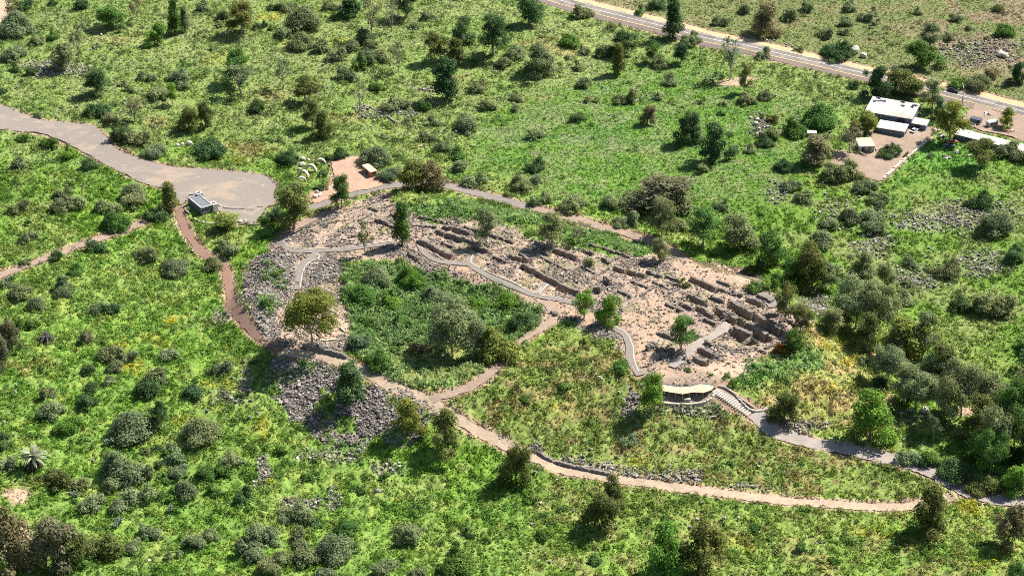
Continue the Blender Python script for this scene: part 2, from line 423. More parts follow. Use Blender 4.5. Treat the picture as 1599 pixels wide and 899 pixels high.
# olive and russet weeds on the slope between the paths
sl_ = pm([(700,625),(790,570),(870,525),(950,525),(985,590),(1030,630),(1180,650),(1300,710),(1460,750),(1420,785),(1150,765),(1000,740),(850,710),(760,670)], 12)
lay(sl_*.6, (.105,.135,.034)); lay(sl_*sstep(.5, .62, n5)*.5, (.155,.115,.052))
lw = pm([(850,740),(1100,775),(1420,800),(1620,800),(1620,920),(820,920)], 20)
lay(lw*.5, (.100,.150,.030)); lay(lw*sstep(.54, .66, n5)*.35, (.175,.135,.060))
mm = pm([(540,560),(700,600),(700,640),(560,590)], 10); lay(mm*.6, (.14,.13,.045))
# lower left: strong green
ll = pm([(-60,430),(230,360),(330,420),(420,560),(520,720),(640,760),(820,760),(820,960),(-60,960)], 25)
lay(ll*.45, (.082,.155,.026)); lay(ll*sstep(.56, .68, n5)*.45, (.150,.185,.040))
# east flank of the mound: yellowed grass
ef = pm([(1240,500),(1290,510),(1360,570),(1400,620),(1380,690),(1250,670),(1200,640),(1170,560)], 14)
lay(ef*.7, (.150,.160,.045)); lay(ef*sstep(.5, .6, n5)*.5, (.19,.135,.065))
for (a, b, c, d, k) in [(385,232,40,12,.6),(250,190,30,10,.4),(190,60,26,10,.5),(640,240,60,12,.35),(520,180,50,14,.4),(700,130,40,14,.35),(850,70,60,16,.4),(1400,655,22,16,.7),(1440,270,50,8,.2),(1290,280,50,14,.35),(60,760,40,14,.3),(830,155,30,8,.4),(640,575,60,22,.35),(1340,640,40,10,.4),(420,150,60,16,.3),(40,570,50,18,.35)]:
    lay(em(a, b, c, d, .6)*k*.7*sstep(.35, .6, n5), (.20,.12,.06))
for (a, b, c, d, k) in [(210,572,26,14,1),(262,505,18,8,.8),(250,530,34,10,.5),(193,540,14,8,.8),(408,675,20,14,.7),(300,655,22,8,.5),(1305,535,30,12,.6),(1335,560,16,8,.9),(415,755,8,5,.7),(615,780,10,6,.9),(1550,875,30,14,.5),(1340,830,40,10,.5),(1520,795,30,14,.6),(850,640,30,12,.3),(995,725,18,6,.8),(1160,850,16,8,.7),(345,600,24,8,.6),(530,65,30,8,.6),(420,25,24,8,.8),(445,70,18,6,.6),(640,445,20,6,.6),(800,560,30,10,.4),(1390,835,20,6,.6),(385,390,12,4,.5),(1310,605,30,6,.5),(375,250,20,6,.4),(350,95,30,8,.5)]:
    e = em(a, b, c, d, .7)*k; yf += e; lay(e*sstep(.4, .6, n5)*.35, (.30,.28,.035))
# bare soil of the excavated mound
S1 = [(432,378),(470,345),(530,325),(600,298),(625,325),(680,348),(740,345),(800,358),(830,378),(900,388),(960,398),(1010,400),(1060,398),(1100,415),(1182,430),(1205,458),(1262,500),(1240,530),(1185,552),(1165,582),(1130,592),(1100,600),(1020,606),(1000,575),(985,562),(950,515),(905,512),(880,492),(850,508),(838,500),(840,485),(800,467),(750,442),(690,432),(640,408),(540,405),(535,430),(545,480),(552,520),(545,550),(500,552),(440,548),(400,520),(384,470),(386,430)]
b = pm(S1, 5); lay(b, (.265,.200,.155)); soil = np.maximum(soil, b); lush *= 1-b
lay(b*sstep(.46, .62, n12)*.75, (.34,.25,.185)); lay(b*sstep(.48, .60, n5)*.8, (.17,.14,.12))
lay(b*sstep(.60, .68, fbm(x, y, 7, 55))*.5, (.11,.125,.045))
bare = np.maximum.reduce([pm(P, 6) for P in [[(690,408),(760,428),(850,462),(910,480),(960,500),(1010,520),(1030,560),(1000,580),(975,520),(890,500),(860,480),(800,465),(740,440)], [(960,500),(1030,450),(1060,500),(1010,540)], [(1060,400),(1180,425),(1185,450),(1100,440),(1050,418)], [(1030,600),(1020,570),(1080,580),(1160,550),(1170,575),(1110,600)]]])*b
lay(bare*.8, (.38,.265,.190)); soil *= 1-.7*bare
scr = np.maximum(pm([(386,425),(420,395),(455,395),(465,440),(440,470),(430,510),(450,545),(420,540),(392,505),(382,470)], 6), pm([(425,560),(500,570),(560,598),(640,608),(685,640),(650,675),(625,695),(560,700),(500,690),(460,655),(415,600)], 7))
scr = np.maximum(scr, np.maximum(pm([(900,505),(950,510),(960,530),(900,520)], 5), pm([(500,400),(535,405),(535,425),(470,455),(480,415)], 5))*.8)
scr = np.maximum(scr, pm([(985,575),(1000,590),(990,640),(970,650),(980,600)], 5)*.8)
scr = scr*np.clip(1-1.0*sstep(.54, .62, fbm(x, y, 9, 57))*(py > 550), 0, 1)*np.clip(sstep(.30, .42, n5)+.2, 0, 1)
lay(scr, (.17,.150,.135)); soil = np.maximum(soil, scr); lush *= 1-.9*scr
for (a, b_, c, d, k) in [(838,705,12,14,1),(880,725,40,7,.9),(940,733,30,6,.9),(1020,743,50,6,.9),(1075,745,24,9,.8),(1175,765,40,4,.7),(1250,662,40,8,.8),(1235,670,22,12,.9),(410,740,10,22,.9),(514,783,9,16,.9),(350,620,26,8,.5),(460,790,28,10,.6),(520,715,40,12,.5),(600,730,24,9,.7),(650,830,20,10,.3),(940,735,50,7,.6),(380,590,10,20,.5),(340,500,18,14,.5),(570,170,12,6,.5),(600,180,40,5,.6),(1090,640,60,10,.5),(480,545,50,10,.7),(90,105,40,12,.7),(680,140,30,4,.8),(1440,345,50,14,.5),(1520,335,60,22,.5),(1540,410,40,20,.5),(1440,435,40,20,.5),(1360,385,30,14,.5),(1275,475,20,16,.9),(1215,300,20,16,.3),(1185,195,12,18,.7),(1530,80,60,20,.4),(1200,70,30,4,.4),(1010,150,20,8,.2),(700,290,20,5,.3),(210,770,40,20,.0),(1410,645,30,6,.3),(1310,340,40,20,.2)]:
    e = em(a, b_, c, d, .6)*k; rubble = np.maximum(rubble, e); lay(e*.5, (.20,.17,.14))
for (a, b_, c, d) in [(20,775,20,12),(22,850,34,26),(1330,255,30,10),(1380,175,14,10),(515,523,42,30),(1260,685,0.1,.1),(1395,560,30,14),(1440,600,20,20),(1530,640,40,10),(1150,125,30,6)]:
    e = em(a, b_, c, d, .4)*.9; lay(e, (.36,.26,.18)); lush *= 1-.8*e; soil = np.maximum(soil, e*.3)
# soil verge along the roads
vg = (1-sstep(.2, 1.8, rw)); lay(vg*.8, (.30,.21,.145)); lush *= 1-.9*(1-sstep(-.2, .8, rw))
nv = em(200,222,110,18,.6)*(1-sstep(0, 3, rw)); lay(nv*.8, (.22,.13,.10))
hol = pm([(540,420),(620,410),(690,428),(760,445),(838,480),(845,508),(800,558),(740,592),(700,607),(640,602),(590,575),(552,545),(550,500),(530,450)], 5)*(1-sstep(.9, -.6, rw))
lay(hol, (.085,.155,.040)); reed = hol*(1-.85*pm([(600,545),(720,530),(800,545),(740,600),(640,605)], 14)); lush = np.maximum(lush, hol); soil *= 1-hol
lay(hol*(1-reed)*.7, (.145,.145,.045))
for (a, b_, c, d) in [(1190,580,45,18),(1170,590,30,12),(434,435,16,18),(418,480,12,16),(690,330,60,14),(780,338,60,12),(900,370,60,10),(980,385,40,9),(430,590,26,12),(478,578,14,8),(505,640,14,10),(545,700,20,8),(1255,560,30,18),(1120,625,30,6)]:
    e = em(a, b_, c, d, .5)*(1-sstep(.9, -.6, rw)); lay(e, (.065,.135,.028)); lush = np.maximum(lush, e); soil *= 1-e; rubble *= 1-e; reed = np.maximum(reed, e*.35)
for P_, c_ in (([(1026,604),(1060,600),(1118,600),(1122,612),(1110,630),(1060,636),(1022,634)], (.24,.19,.15)), ([(1108,600),(1135,598),(1165,620),(1200,638),(1212,655),(1180,660),(1140,645),(1112,622)], (.30,.19,.135)), ([(1086,586),(1120,570),(1150,558),(1172,563),(1160,584),(1108,597)], (.42,.31,.22)), ([(1022,600),(1040,588),(1080,582),(1110,588),(1125,596),(1090,600),(1040,603)], (.28,.21,.16))):
    e = pm(P_, 3); lay(e, c_); lush *= 1-e; reed *= 1-e; soil = np.maximum(soil*(1-e), e*.25); rubble *= 1-.6*e
lush = lush*(1-sstep(.5, -.3, rw)); 
micro = (fbm(x, y, 2.6, 61, 3)-.42)*(1.7+.8*sstep(380, 620, py))*lush*(1-.5*top)*(1-.6*fld) + (vnoise(x, y, 1.1, 62)-.5)*.30*soil + (vnoise(x, y, 1.3, 63)-.5)*.55*scr
micro = micro*sstep(-.2, 1.0, rw) - .16*(1-sstep(-.1, .5, rw))
Z1[idx] = z+micro
gk = np.clip(lush, 0, 1)[:, None]; col[:] = col*(1+gk*np.array([.86,.69,.95]))
COL = np.zeros((len(X1), 3)); COL[:] = (.09,.14,.035); COL[idx] = col
SO = np.zeros(len(X1)); SO[idx] = soil
ii, jj = np.meshgrid(np.arange(NY-1), np.arange(NX-1), indexing='ij')
q0 = (ii*NX+jj).ravel()
gm = np_mesh('ground', np.stack([X1, Y1, Z1], 1), np.stack([q0, q0+1, q0+NX+1, q0+NX], 1), {'Col': COL, 'soil': SO}, True)
tag(link('ground', gm, M['ground']), kind='structure')

# ------------------------------------------------------------------ roads and paths laid on the ground
_dz = [.05]
def ribbon(name, P, w0, w1, mat, dz=None, ragged=.0, across=4, thick=0.0, kind='structure', smooth=True):
    """strip from offset w0 to w1 (metres, + is to the left of travel)"""
    if dz is None: _dz[0] += .012; dz = _dz[0]
    P = np.asarray(P); T = np.gradient(P, axis=0); T /= np.linalg.norm(T, axis=1)[:, None]+1e-9
    Nn = np.stack([-T[:, 1], T[:, 0]], 1); V = []
    for k in range(across+1):
        t = k/across; off = w0+(w1-w0)*t
        o = np.full(len(P), off)
        if ragged and k in (0, across):
            o = o + (fbm(P[:, 0]+k*50, P[:, 1], 4, 71)-.5)*ragged*2.4*(1 if k else -1) + (vnoise(P[:, 0]+k*31, P[:, 1], 1.2, 72)-.5)*ragged
        Q = P+Nn*o[:, None]; V.append(np.stack([Q[:, 0], Q[:, 1], H(Q[:, 0], Q[:, 1])+dz], 1))
    n = len(P); V = np.concatenate(V); fs = []
    i = np.arange(n-1)
    for k in range(across): fs.append(np.stack([k*n+i, k*n+i+1, (k+1)*n+i+1, (k+1)*n+i], 1)[:, ::-1])
    fs = np.concatenate(fs)
    if thick:
        m = len(V); V = np.concatenate([V, V-np.array([0, 0, thick])])
        e = [np.stack([i, i+1, m+i+1, m+i], 1), np.stack([across*n+i+1, across*n+i, m+across*n+i, m+across*n+i+1], 1)]
        fs = np.concatenate([fs]+e)
    me = np_mesh(name, V, fs, None, smooth); o = link(name, me, mat)
    if kind: tag(o, kind=kind)
    return o
for n, m, wd, P in PW: ribbon(n, P, -wd/2, wd/2, M[m], ragged=.8 if m not in ('greypath',) else .12)
ribbon('main_road', ROADW, -3.6, 3.5, M['asphalt'], .10, across=6)
ribbon('road_shoulder_far', ROADW, 3.5, 7.0, M['shoulder'], .09, ragged=.5)
ribbon('road_shoulder_near', ROADW, -7.6, -3.6, M['nearshoulder'], .09, ragged=.5)
ribbon('road_line_centre', ROADW, -.11, .11, M['white'], .13, across=1)
ribbon('road_line_edge', ROADW, 3.1, 3.3, M['white'], .13, across=1)
ribbon('road_line_edge', ROADW, -3.75, -3.3, M['yellow'], .13, across=1)
def area(name, P, mat, dz=None):
    if dz is None: _dz[0] += .012; dz = _dz[0]
    P = smooth_line(list(P)+[P[0]], 1.0)[:-1]
    P = P + np.stack([(vnoise(P[:, 0], P[:, 1], 2.5, 81)-.5)*1.2, (vnoise(P[:, 0], P[:, 1], 2.5, 82)-.5)*1.2], 1)
    x0, y0 = P.min(0); x1, y1 = P.max(0)
    G = np.stack(np.meshgrid(np.arange(x0, x1, 1.5), np.arange(y0, y1, 1.5)), -1).reshape(-1, 2)
    G = G[poly_sd(G[:, 0], G[:, 1], P) < -.6]
    pts = [Vector(p) for p in np.concatenate([P, G])]; n = len(P)
    r = delaunay_2d_cdt(pts, [(i, (i+1) % n) for i in range(n)], [], 1, 1e-5)
    q = np.array([(v.x, v.y) for v in r[0]]); T = np.array([f for f in r[2] if len(f) == 3])
    me = np_mesh(name, np.stack([q[:, 0], q[:, 1], H(q[:, 0], q[:, 1])+dz], 1), T, None, True)
    return tag(link(name, me, mat), kind='structure')
for n, m, P in AW: area(n, P, M[m])

# ------------------------------------------------------------------ ground cover, reeds, loose stones (nobody could count them)
rs = np.random.RandomState(5)
inv = (PXv[idx] > -110) & (PXv[idx] < 1710) & (PYv[idx] > -60) & (PYv[idx] < 965)
def pick(weight, n):
    p = weight*inv; p = p/p.sum(); k = rs.choice(len(idx), n, p=p)
    X = x[k]+rs.uniform(-.3, .3, n); Y = y[k]+rs.uniform(-.3, .3, n)
    return k, X, Y, z[k]+micro[k]
def leaf_quads(Cn, Nn, size, rs, aspect=1.5):
    """one irregular four-sided leaf per centre, facing Nn"""
    n = len(Cn); Nn = Nn/(np.linalg.norm(Nn, axis=1)[:, None]+1e-9)
    A = np.cross(Nn, rs.normal(size=(n, 3))); A /= np.linalg.norm(A, axis=1)[:, None]+1e-9
    B = np.cross(Nn, A); s = np.asarray(size).reshape(-1, 1)
    j = lambda: rs.uniform(.6, 1.2, (n, 1))
    V = np.stack([Cn+A*s*aspect*.5*j(), Cn+B*s*.5*j(), Cn-A*s*aspect*.5*j(), Cn-B*s*.5*j()], 1).reshape(-1, 3)
    return V, np.arange(4*n).reshape(n, 4)
def cover(name, wt, n, k_leaf, rad, hgt, lsz, colf, seed, label=None):
    rs = np.random.RandomState(seed)
    k, X, Y, Z = pick(wt, n)
    big = rs.uniform(.6, 1.25, n)
    D = rs.normal(size=(n, k_leaf, 3)); D[..., 2] = np.abs(D[..., 2])*.9+.15; D /= np.linalg.norm(D, axis=2)[..., None]
    r = rs.uniform(.5, 1, (n, k_leaf, 1))*big[:, None, None]
    P = np.stack([X, Y, Z], 1)[:, None, :] + D*r*np.array([rad, rad, hgt])
    Nn = D*.8+rs.normal(size=D.shape)*.45+np.array([0, 0, .35])
    V, Fq = leaf_quads(P.reshape(-1, 3), Nn.reshape(-1, 3), (lsz*big)[:, None].repeat(k_leaf, 1).ravel(), rs)
    c = colf(k, rs)[:, None, :]*rs.uniform(.82, 1.2, (n, k_leaf, 1))
    c = np.repeat(c.reshape(-1, 3), 4, 0)
    return V, Fq, c
def wcol(k, rs):
    n = len(k); c = col[k]*rs.uniform(.82, 1.3, (n, 1))*np.array([1.0, 1.02, .9])
    d = rs.rand(n) < .22; c[d] = c[d]*np.array([.75, .85, .95])
    e = rs.rand(n) < .12; c[e] = c[e]*np.array([1.45, 1.25, 1.1])
    f = rs.rand(n) < np.clip(yf[k], 0, 1)*.42; c[f] = np.array([.62,.50,.03])*rs.uniform(.7, 1.2, (f.sum(), 1))
    g = rs.rand(n) < np.clip(wf[k], 0, 1)*.22; c[g] = np.array([.42,.44,.30])*rs.uniform(.6, 1.2, (g.sum(), 1))
    return c
def wcolb(k, rs):
    c = wcol(k, rs); m_ = rs.rand(len(k)) < .5; c[m_] = c[m_]*np.array([.80, .90, .95]); return c
def wcolc(k, rs):
    c = col[k]*rs.uniform(.6, 1.1, (len(k), 1))*np.array([.82, .92, 1.0]); return c
def stuff(name, parts, mat):
    V = []; Fs = []; cc = []; o = 0
    for v, f, c in parts: V.append(v); Fs.append(f+o); cc.append(c); o += len(v)
    return tag(link(name, np_mesh(name, np.concatenate(V), np.concatenate(Fs), {'Col': np.concatenate(cc)}), mat), kind='stuff')
lushw = np.clip(lush, 0, 1)
smallz = np.clip(fld+far*.8+top*.6, 0, 1)
clus = sstep(.36, .62, fbm(x, y, 3.4, 91))
stuff('undergrowth', [
    cover('a', lushw*(1-.8*smallz)*(.25+clus), 116000, 5, .55, .55, .42, wcol, 1),
    cover('b', lushw*(.25+smallz*.8), 134000, 3, .35, .28, .30, wcol, 2),
    cover('c', lushw*(1-smallz)*sstep(.47, .6, fbm(x, y, 4.5, 92)), 30000, 10, .95, 1.25, .44, wcolb, 3),
    cover('e', lushw*(1-.75*fld)*(1-.6*far)*sstep(.55, .66, fbm(x, y, 7, 96)), 5500, 26, 1.25, 1.35, .42, wcolc, 31),
    cover('f', lushw*fld+lushw*far*.6, 22000, 4, .6, .4, .34, wcolb, 32),
    cover('d', (b*.5+scr*.12)*sstep(.5, .62, fbm(x, y, 3, 93))*(1-sstep(.8, .2, rw)), 2600, 5, .45, .4, .35, lambda k, rs: np.array([.10,.13,.04])*rs.uniform(.6, 1.5, (len(k), 1)), 4),
    ], M['weed'])
def reeds(n, seed):
    rs = np.random.RandomState(seed); k, X, Y, Z = pick(reed, n); m = 9
    hh = rs.uniform(1.2, 2.6, n)*(0.55+.45*np.clip(reed[k], 0, 1)); an = rs.uniform(0, 6.28, (n, m)); ln = rs.uniform(.3, 1.3, (n, m))
    dx, dy = np.cos(an), np.sin(an)
    base = np.stack([X, Y, Z], 1)[:, None, :].repeat(m, 1)+rs.normal(size=(n, m, 3))*np.array([.35, .35, .0])
    mid = base+np.stack([dx*ln*.35, dy*ln*.35, hh[:, None]*rs.uniform(.6, .8, (n, m))], 2)
    tip = base+np.stack([dx*ln, dy*ln, hh[:, None]*rs.uniform(.75, 1.05, (n, m))], 2)
    sd = np.stack([-dy, dx, 0*dx], 2)*rs.uniform(.10, .22, (n, m, 1))
    V = np.stack([base-sd, base+sd, mid+sd, mid-sd, mid+sd*.9, tip, tip+sd*.2, mid-sd*.9], 2).reshape(-1, 3)
    q = np.arange(n*m)[:, None]*8
    Fq = np.concatenate([q+np.array([[0, 1, 2, 3]]), q+np.array([[7, 4, 6, 5]])])
    c = (np.array([.19,.31,.10])*rs.uniform(.5, 1.5, (n, 1)))[:, None, :]*rs.uniform(.7, 1.3, (n, m, 1))
    gy_ = rs.rand(n) < .2; c[gy_] = c[gy_]*np.array([1.25, 1.05, 1.5])
    return V, Fq, np.repeat(c.reshape(-1, 3), 8, 0)
stuff('reeds', [reeds(1500, 8), cover('r', reed*(.2+clus), 7500, 12, 1.05, 1.35, .44, lambda k, rs: np.array([.26,.35,.135])*(.55+.9*vnoise(x[k], y[k], 6, 97))[:, None]*rs.uniform(.7, 1.35, (len(k), 1)), 18)], M['weed'])
BX = np.array([(-1,-1,-1),(1,-1,-1),(1,1,-1),(-1,1,-1),(-1,-1,1),(1,-1,1),(1,1,1),(-1,1,1)], float)
BF = np.array([(3,2,1,0),(4,5,6,7),(0,1,5,4),(1,2,6,5),(2,3,7,6),(3,0,4,7)])
def stones(wt, n, lo, hi, cols, seed, bright=(.6, 1.4), up=.12):
    rs = np.random.RandomState(seed); k, X, Y, Z = pick(wt, n)
    s = rs.uniform(lo, hi, n)**1.0; s = lo+(hi-lo)*rs.rand(n)**2.2
    P = BX[None]*rs.uniform(.45, 1.0, (n, 8, 3))*np.stack([s, s*rs.uniform(.5, 1, n), s*rs.uniform(.4, .8, n)], 1)[:, None, :]*.5
    a = rs.uniform(0, 6.28, n); t = rs.uniform(-.5, .5, n)
    ca, sa, ct, st = np.cos(a)[:, None], np.sin(a)[:, None], np.cos(t)[:, None], np.sin(t)[:, None]
    x_, y_, z_ = P[..., 0], P[..., 1], P[..., 2]
    x2, z2 = x_*ct-z_*st, x_*st+z_*ct
    V = np.stack([X[:, None]+x2*ca-y_*sa, Y[:, None]+x2*sa+y_*ca, Z[:, None]+z2+up*s[:, None]], 2).reshape(-1, 3)
    c = np.array(cols)[rs.randint(0, len(cols), n)]*rs.uniform(*bright, (n, 1))
    return V, (np.arange(n)[:, None, None]*8+BF[None]).reshape(-1, 4), np.repeat(c, 8, 0)
edge = ((rw > .1) & (rw < 1.2)).astype(float)
GREY = [(.24,.207,.175),(.18,.155,.132),(.33,.29,.245),(.12,.105,.092)]; TAN = [(.30,.23,.18),(.22,.17,.14),(.38,.30,.24),(.14,.12,.105),(.10,.088,.08)]
stuff('scree', [stones(scr*(.4+n5), 25000, .22, .95, GREY, 11, up=.2), stones(scr*sstep(.5, .6, n5), 900, .8, 1.7, GREY, 17, up=.2)], M['stone'])
stuff('rubble', [
    stones(b*(1-.8*bare)*(1-sstep(.6, 0, rw))*sstep(.40, .62, n5), 15000, .25, 1.1, TAN, 12),
    stones(b*(1-.93*bare)*(1-sstep(.6, 0, rw)), 6000, .2, .8, TAN, 13),
    stones(rubble*(1-sstep(.6, 0, rw)), 6500, .35, 1.3, [(.22,.20,.18),(.32,.29,.25),(.17,.15,.14)], 14, up=.35),
    stones(lushw*sstep(.6, .7, fbm(x, y, 14, 95))+.02*far, 1500, .4, 1.3, [(.30,.28,.24),(.22,.2,.18)], 15, up=.45),
    stones(edge, 3500, .2, .7, TAN, 16)], M['stone'])

# ------------------------------------------------------------------ ruined walls, kerbs, masonry
random.seed(4)
LM = [  # landmarks that labels refer to (picture point, phrase)
 ('corner road bend',5,15),('palm tree',55,708),('flat-roofed kiosk',315,318),('car park',370,292),('orange-brown hut',580,265),
 ('tan shade canopy',1075,612),('stone circle',515,523),('white-roofed barn',1395,170),('dark car on the highway',1488,141),
 ('farm track fork',272,322),('hollow of reeds',690,500),('grey scree slope',540,640),('round brown-topped tree',1030,298),
 ('two brown trees at the bottom-left',70,830),('bright green tree by the grey path',1357,648),('dead brown tree',562,150),
 ('tall dark roadside tree',1051,30),('grey rosette palm',72,520),('yellow flower patch',210,572),('twin green trees on the mound',930,482),
 ('grey path end',1560,780),('brown path bend',380,500),('path junction below the reeds',692,640),('long white shed',1550,215),
 ('concrete arches',486,268),('deep trenches',1150,495),('white utility pole',1094,75),('top edge of the photo',300,2),
 ('wide bend of the access road',160,215),('bottom edge of the photo',620,895),('long dirt path',1000,750),('rim track',960,360),
 ('smooth green field',900,220),('stony field east of the mound',1500,370),('lower right photo corner',1590,890),('upper right photo corner',1580,5)]
def rel(cx, cy, exclude=None):
    best = None
    for n, a, b in LM:
        if n == exclude: continue
        d = math.hypot(cx-a, (cy-b)*1.5)
        if best is None or d < best[0]: best = (d, n, cx-a, cy-b)
    d, n, dx, dy = best
    if 'edge of the photo' in n: r = 'along the'
    elif d < 14: r = 'at the'
    elif abs(dx) > 1.4*abs(dy): r = 'right of the' if dx > 0 else 'left of the'
    else: r = 'in front of the' if dy > 0 else 'beyond the'
    return d, r, n
ORD = ['closest', 'second closest', 'third closest', 'fourth closest', 'fifth closest', 'sixth closest', 'seventh closest', 'eighth closest', 'ninth closest', 'tenth closest'] + [f'{k}th closest' for k in range(11, 60)]
_pending = []
def later(o, head, cx, cy):
    d, r, n = rel(cx, cy); _pending.append((o, head, r, n, d))
def flush_labels():
    g = {}
    for t in _pending: g.setdefault((t[1], t[2], t[3]), []).append(t)
    for (h, r, n), L in g.items():
        L.sort(key=lambda t: t[4])
        for i, t in enumerate(L):
            n = {'two brown trees at the bottom-left': 'two brown corner trees', 'bright green tree by the grey path': 'big bright green tree', 'twin green trees on the mound': 'twin green trees', 'path junction below the reeds': 'path junction', 'wide bend of the access road': 'access road bend', 'stony field east of the mound': 'eastern stony field'}.get(n, n); s = f'{h} {r} {n}'.replace('the two brown', 'two brown').replace('the twin green', 'twin green')
            t[0]['label'] = s if len(L) == 1 else f'{s}, {ORD[i]}'
def stone_run(name, pts, h, th, mat, seed, blk=1.0, dz=0.0, rough=.16, base=.4, dig=True):
    """dry-stone wall: overlapping irregular blocks in courses along a line"""
    rr = random.Random(seed); P = smooth_line(wline(pts) if len(pts[0]) == 2 else pts, .4)
    L = np.concatenate([[0], np.cumsum(np.linalg.norm(np.diff(P, axis=0), axis=1))])
    c0 = P.mean(0); z0 = float(H(c0[0], c0[1], dig)); mb = MB(); s = 0
    while s < L[-1]:
        bl = blk*rr.uniform(.7, 1.4); q = [np.interp(s+bl/2, L, P[:, 0]), np.interp(s+bl/2, L, P[:, 1])]
        q2 = [np.interp(min(s+bl/2+.5, L[-1]), L, P[:, 0]), np.interp(min(s+bl/2+.5, L[-1]), L, P[:, 1])]
        q1 = [np.interp(max(s+bl/2-.5, 0), L, P[:, 0]), np.interp(max(s+bl/2-.5, 0), L, P[:, 1])]
        a = math.atan2(q2[1]-q1[1], q2[0]-q1[0])
        zt = float(H(q[0], q[1], dig)); hh = h*(1+rr.uniform(-rough, rough)*1.2)
        if rr.random() < .05: hh *= .5
        zz = zt-base
        n = max(1, round((hh+base)/(.5)))
        for c in range(n):
            ch = (hh+base)/n; o = rr.uniform(-.1, .1)*th
            mb.box((q[0]-c0[0]-math.sin(a)*o, q[1]-c0[1]+math.cos(a)*o, zz+ch*(c+.5)-z0+dz), (bl*rr.uniform(1.0, 1.25), th*rr.uniform(.8, 1.1), ch*1.08), a+rr.uniform(-.12, .12), rr.uniform(.8, .98))
        s += bl
    return link(name, mb.mesh(name), mat, None, (c0[0], c0[1], z0))
WALLS = [  # picture points, height m, thickness m
 ([(1141,474),(1158,483),(1175,492)],2.6,1.6),([(1121,483),(1136,492),(1151,501)],2.6,1.6),([(1165,508),(1180,518),(1196,527)],2.4,1.5),
 ([(1146,518),(1158,525),(1171,532)],2.0,1.4),([(1188,500),(1203,508),(1218,517)],2.4,1.5),([(1190,495),(1213,494)],1.6,1.3),
 ([(1091,546),(1101,551),(1111,557)],1.6,1.2),([(1084,561),(1101,568)],1.8,1.4),([(1101,536),(1113,541)],1.3,1.2),([(1089,480),(1100,487),(1112,495)],1.6,1.1),
 ([(1075,461),(1087,467),(1099,475)],1.4,1.1),([(1167,466),(1189,476)],1.2,1.3),([(1079,434),(1097,441),(1116,452)],1.2,1.0),([(1129,507),(1141,503)],1.4,1.1),
 ([(652,376),(668,382),(684,392),(705,401)],1.8,1.1),([(695,368),(707,371),(718,375)],1.8,1.1),([(708,358),(718,361),(730,366)],2.0,1.1),([(680,362),(692,367)],1.2,.9),
 ([(720,376),(737,380)],1.2,.9),([(645,353),(662,354),(680,356)],.8,.9),([(692,355),(703,359)],1.2,.9),([(637,398),(652,407)],1.4,1.0),
 ([(586,345),(600,349),(617,356)],1.2,1.1),([(815,415),(835,424),(855,434),(872,445)],1.6,1.0),([(873,448),(888,453),(903,458)],1.6,1.0),([(927,453),(938,457)],2.0,1.3),
 ([(943,438),(953,445)],2.0,1.3),([(960,418),(975,427)],1.6,1.1),([(983,422),(994,427),(1005,430)],1.6,1.1),([(922,384),(950,392),(982,402)],1.0,.9),
 ([(865,390),(882,398),(900,405)],1.2,.9),([(797,400),(813,407)],1.5,1.0),([(812,397),(825,406)],1.3,1.0),([(847,395),(858,400)],1.0,.9),
 ([(1029,521),(1053,531)],1.2,1.2),([(740,385),(762,393)],.8,.8),([(770,402),(790,411)],.9,.8),([(830,393),(860,410),(885,422)],.6,.8),([(905,415),(930,428)],.7,.9),
 ([(880,432),(905,418)],.6,.8),([(920,438),(945,424)],.6,.8),([(985,440),(1012,450)],.8,1.0),([(1020,440),(1045,452)],.7,.9),([(1000,462),(1020,450)],.6,.8),([(1040,475),(1062,486)],.9,1.0),
 ([(1060,495),(1085,505)],.9,1.0),([(1110,465),(1130,474)],1.2,1.1),([(1120,455),(1150,462)],.9,.9),([(1040,432),(1060,440)],.8,.9),([(950,410),(972,400)],.5,.8),([(560,345),(580,335)],.5,.8),
 ([(500,352),(530,345)],.5,.8),([(600,325),(622,318)],.6,.8),([(545,372),(565,366)],.7,.9),([(655,340),(680,345),(700,350)],.8,.8),([(780,372),(800,380)],.9,.9),
 ([(1010,548),(1025,540)],1.6,1.6),([(1030,560),(1050,550)],1.5,1.6),([(1068,560),(1078,566)],1.0,1.0),([(1150,547),(1170,540)],.6,.8),([(1196,545),(1216,537)],.8,.9),
 ([(760,365),(775,372)],.9,.9),([(725,355),(745,362)],.8,.8),([(835,380),(852,388)],1.0,.9),([(912,392),(925,398)],1.1,1.0),([(1000,408),(1018,415)],.9,.9),([(940,405),(952,412)],1.0,1.0),([(890,398),(903,390)],.7,.8),
 ([(1010,425),(1030,433)],1.0,.9),([(965,455),(985,464)],.8,.9),([(1045,460),(1060,452)],.7,.9),([(1100,500),(1118,508)],1.1,1.0),([(1120,440),(1140,447)],.9,.9),([(1062,475),(1080,484)],1.0,.9),([(1140,455),(1158,463)],1.1,1.0),
 ([(575,325),(590,330)],.7,.8),([(610,335),(628,342)],.8,.9),([(480,360),(498,364)],.6,.8),([(690,380),(706,387)],.8,.8),([(1075,520),(1092,527)],.8,1.0),([(1180,545),(1195,551)],.9,1.0),
 ([(1230,500),(1245,512)],1.0,1.0),([(1222,478),(1240,490),(1247,500)],.7,.9)]
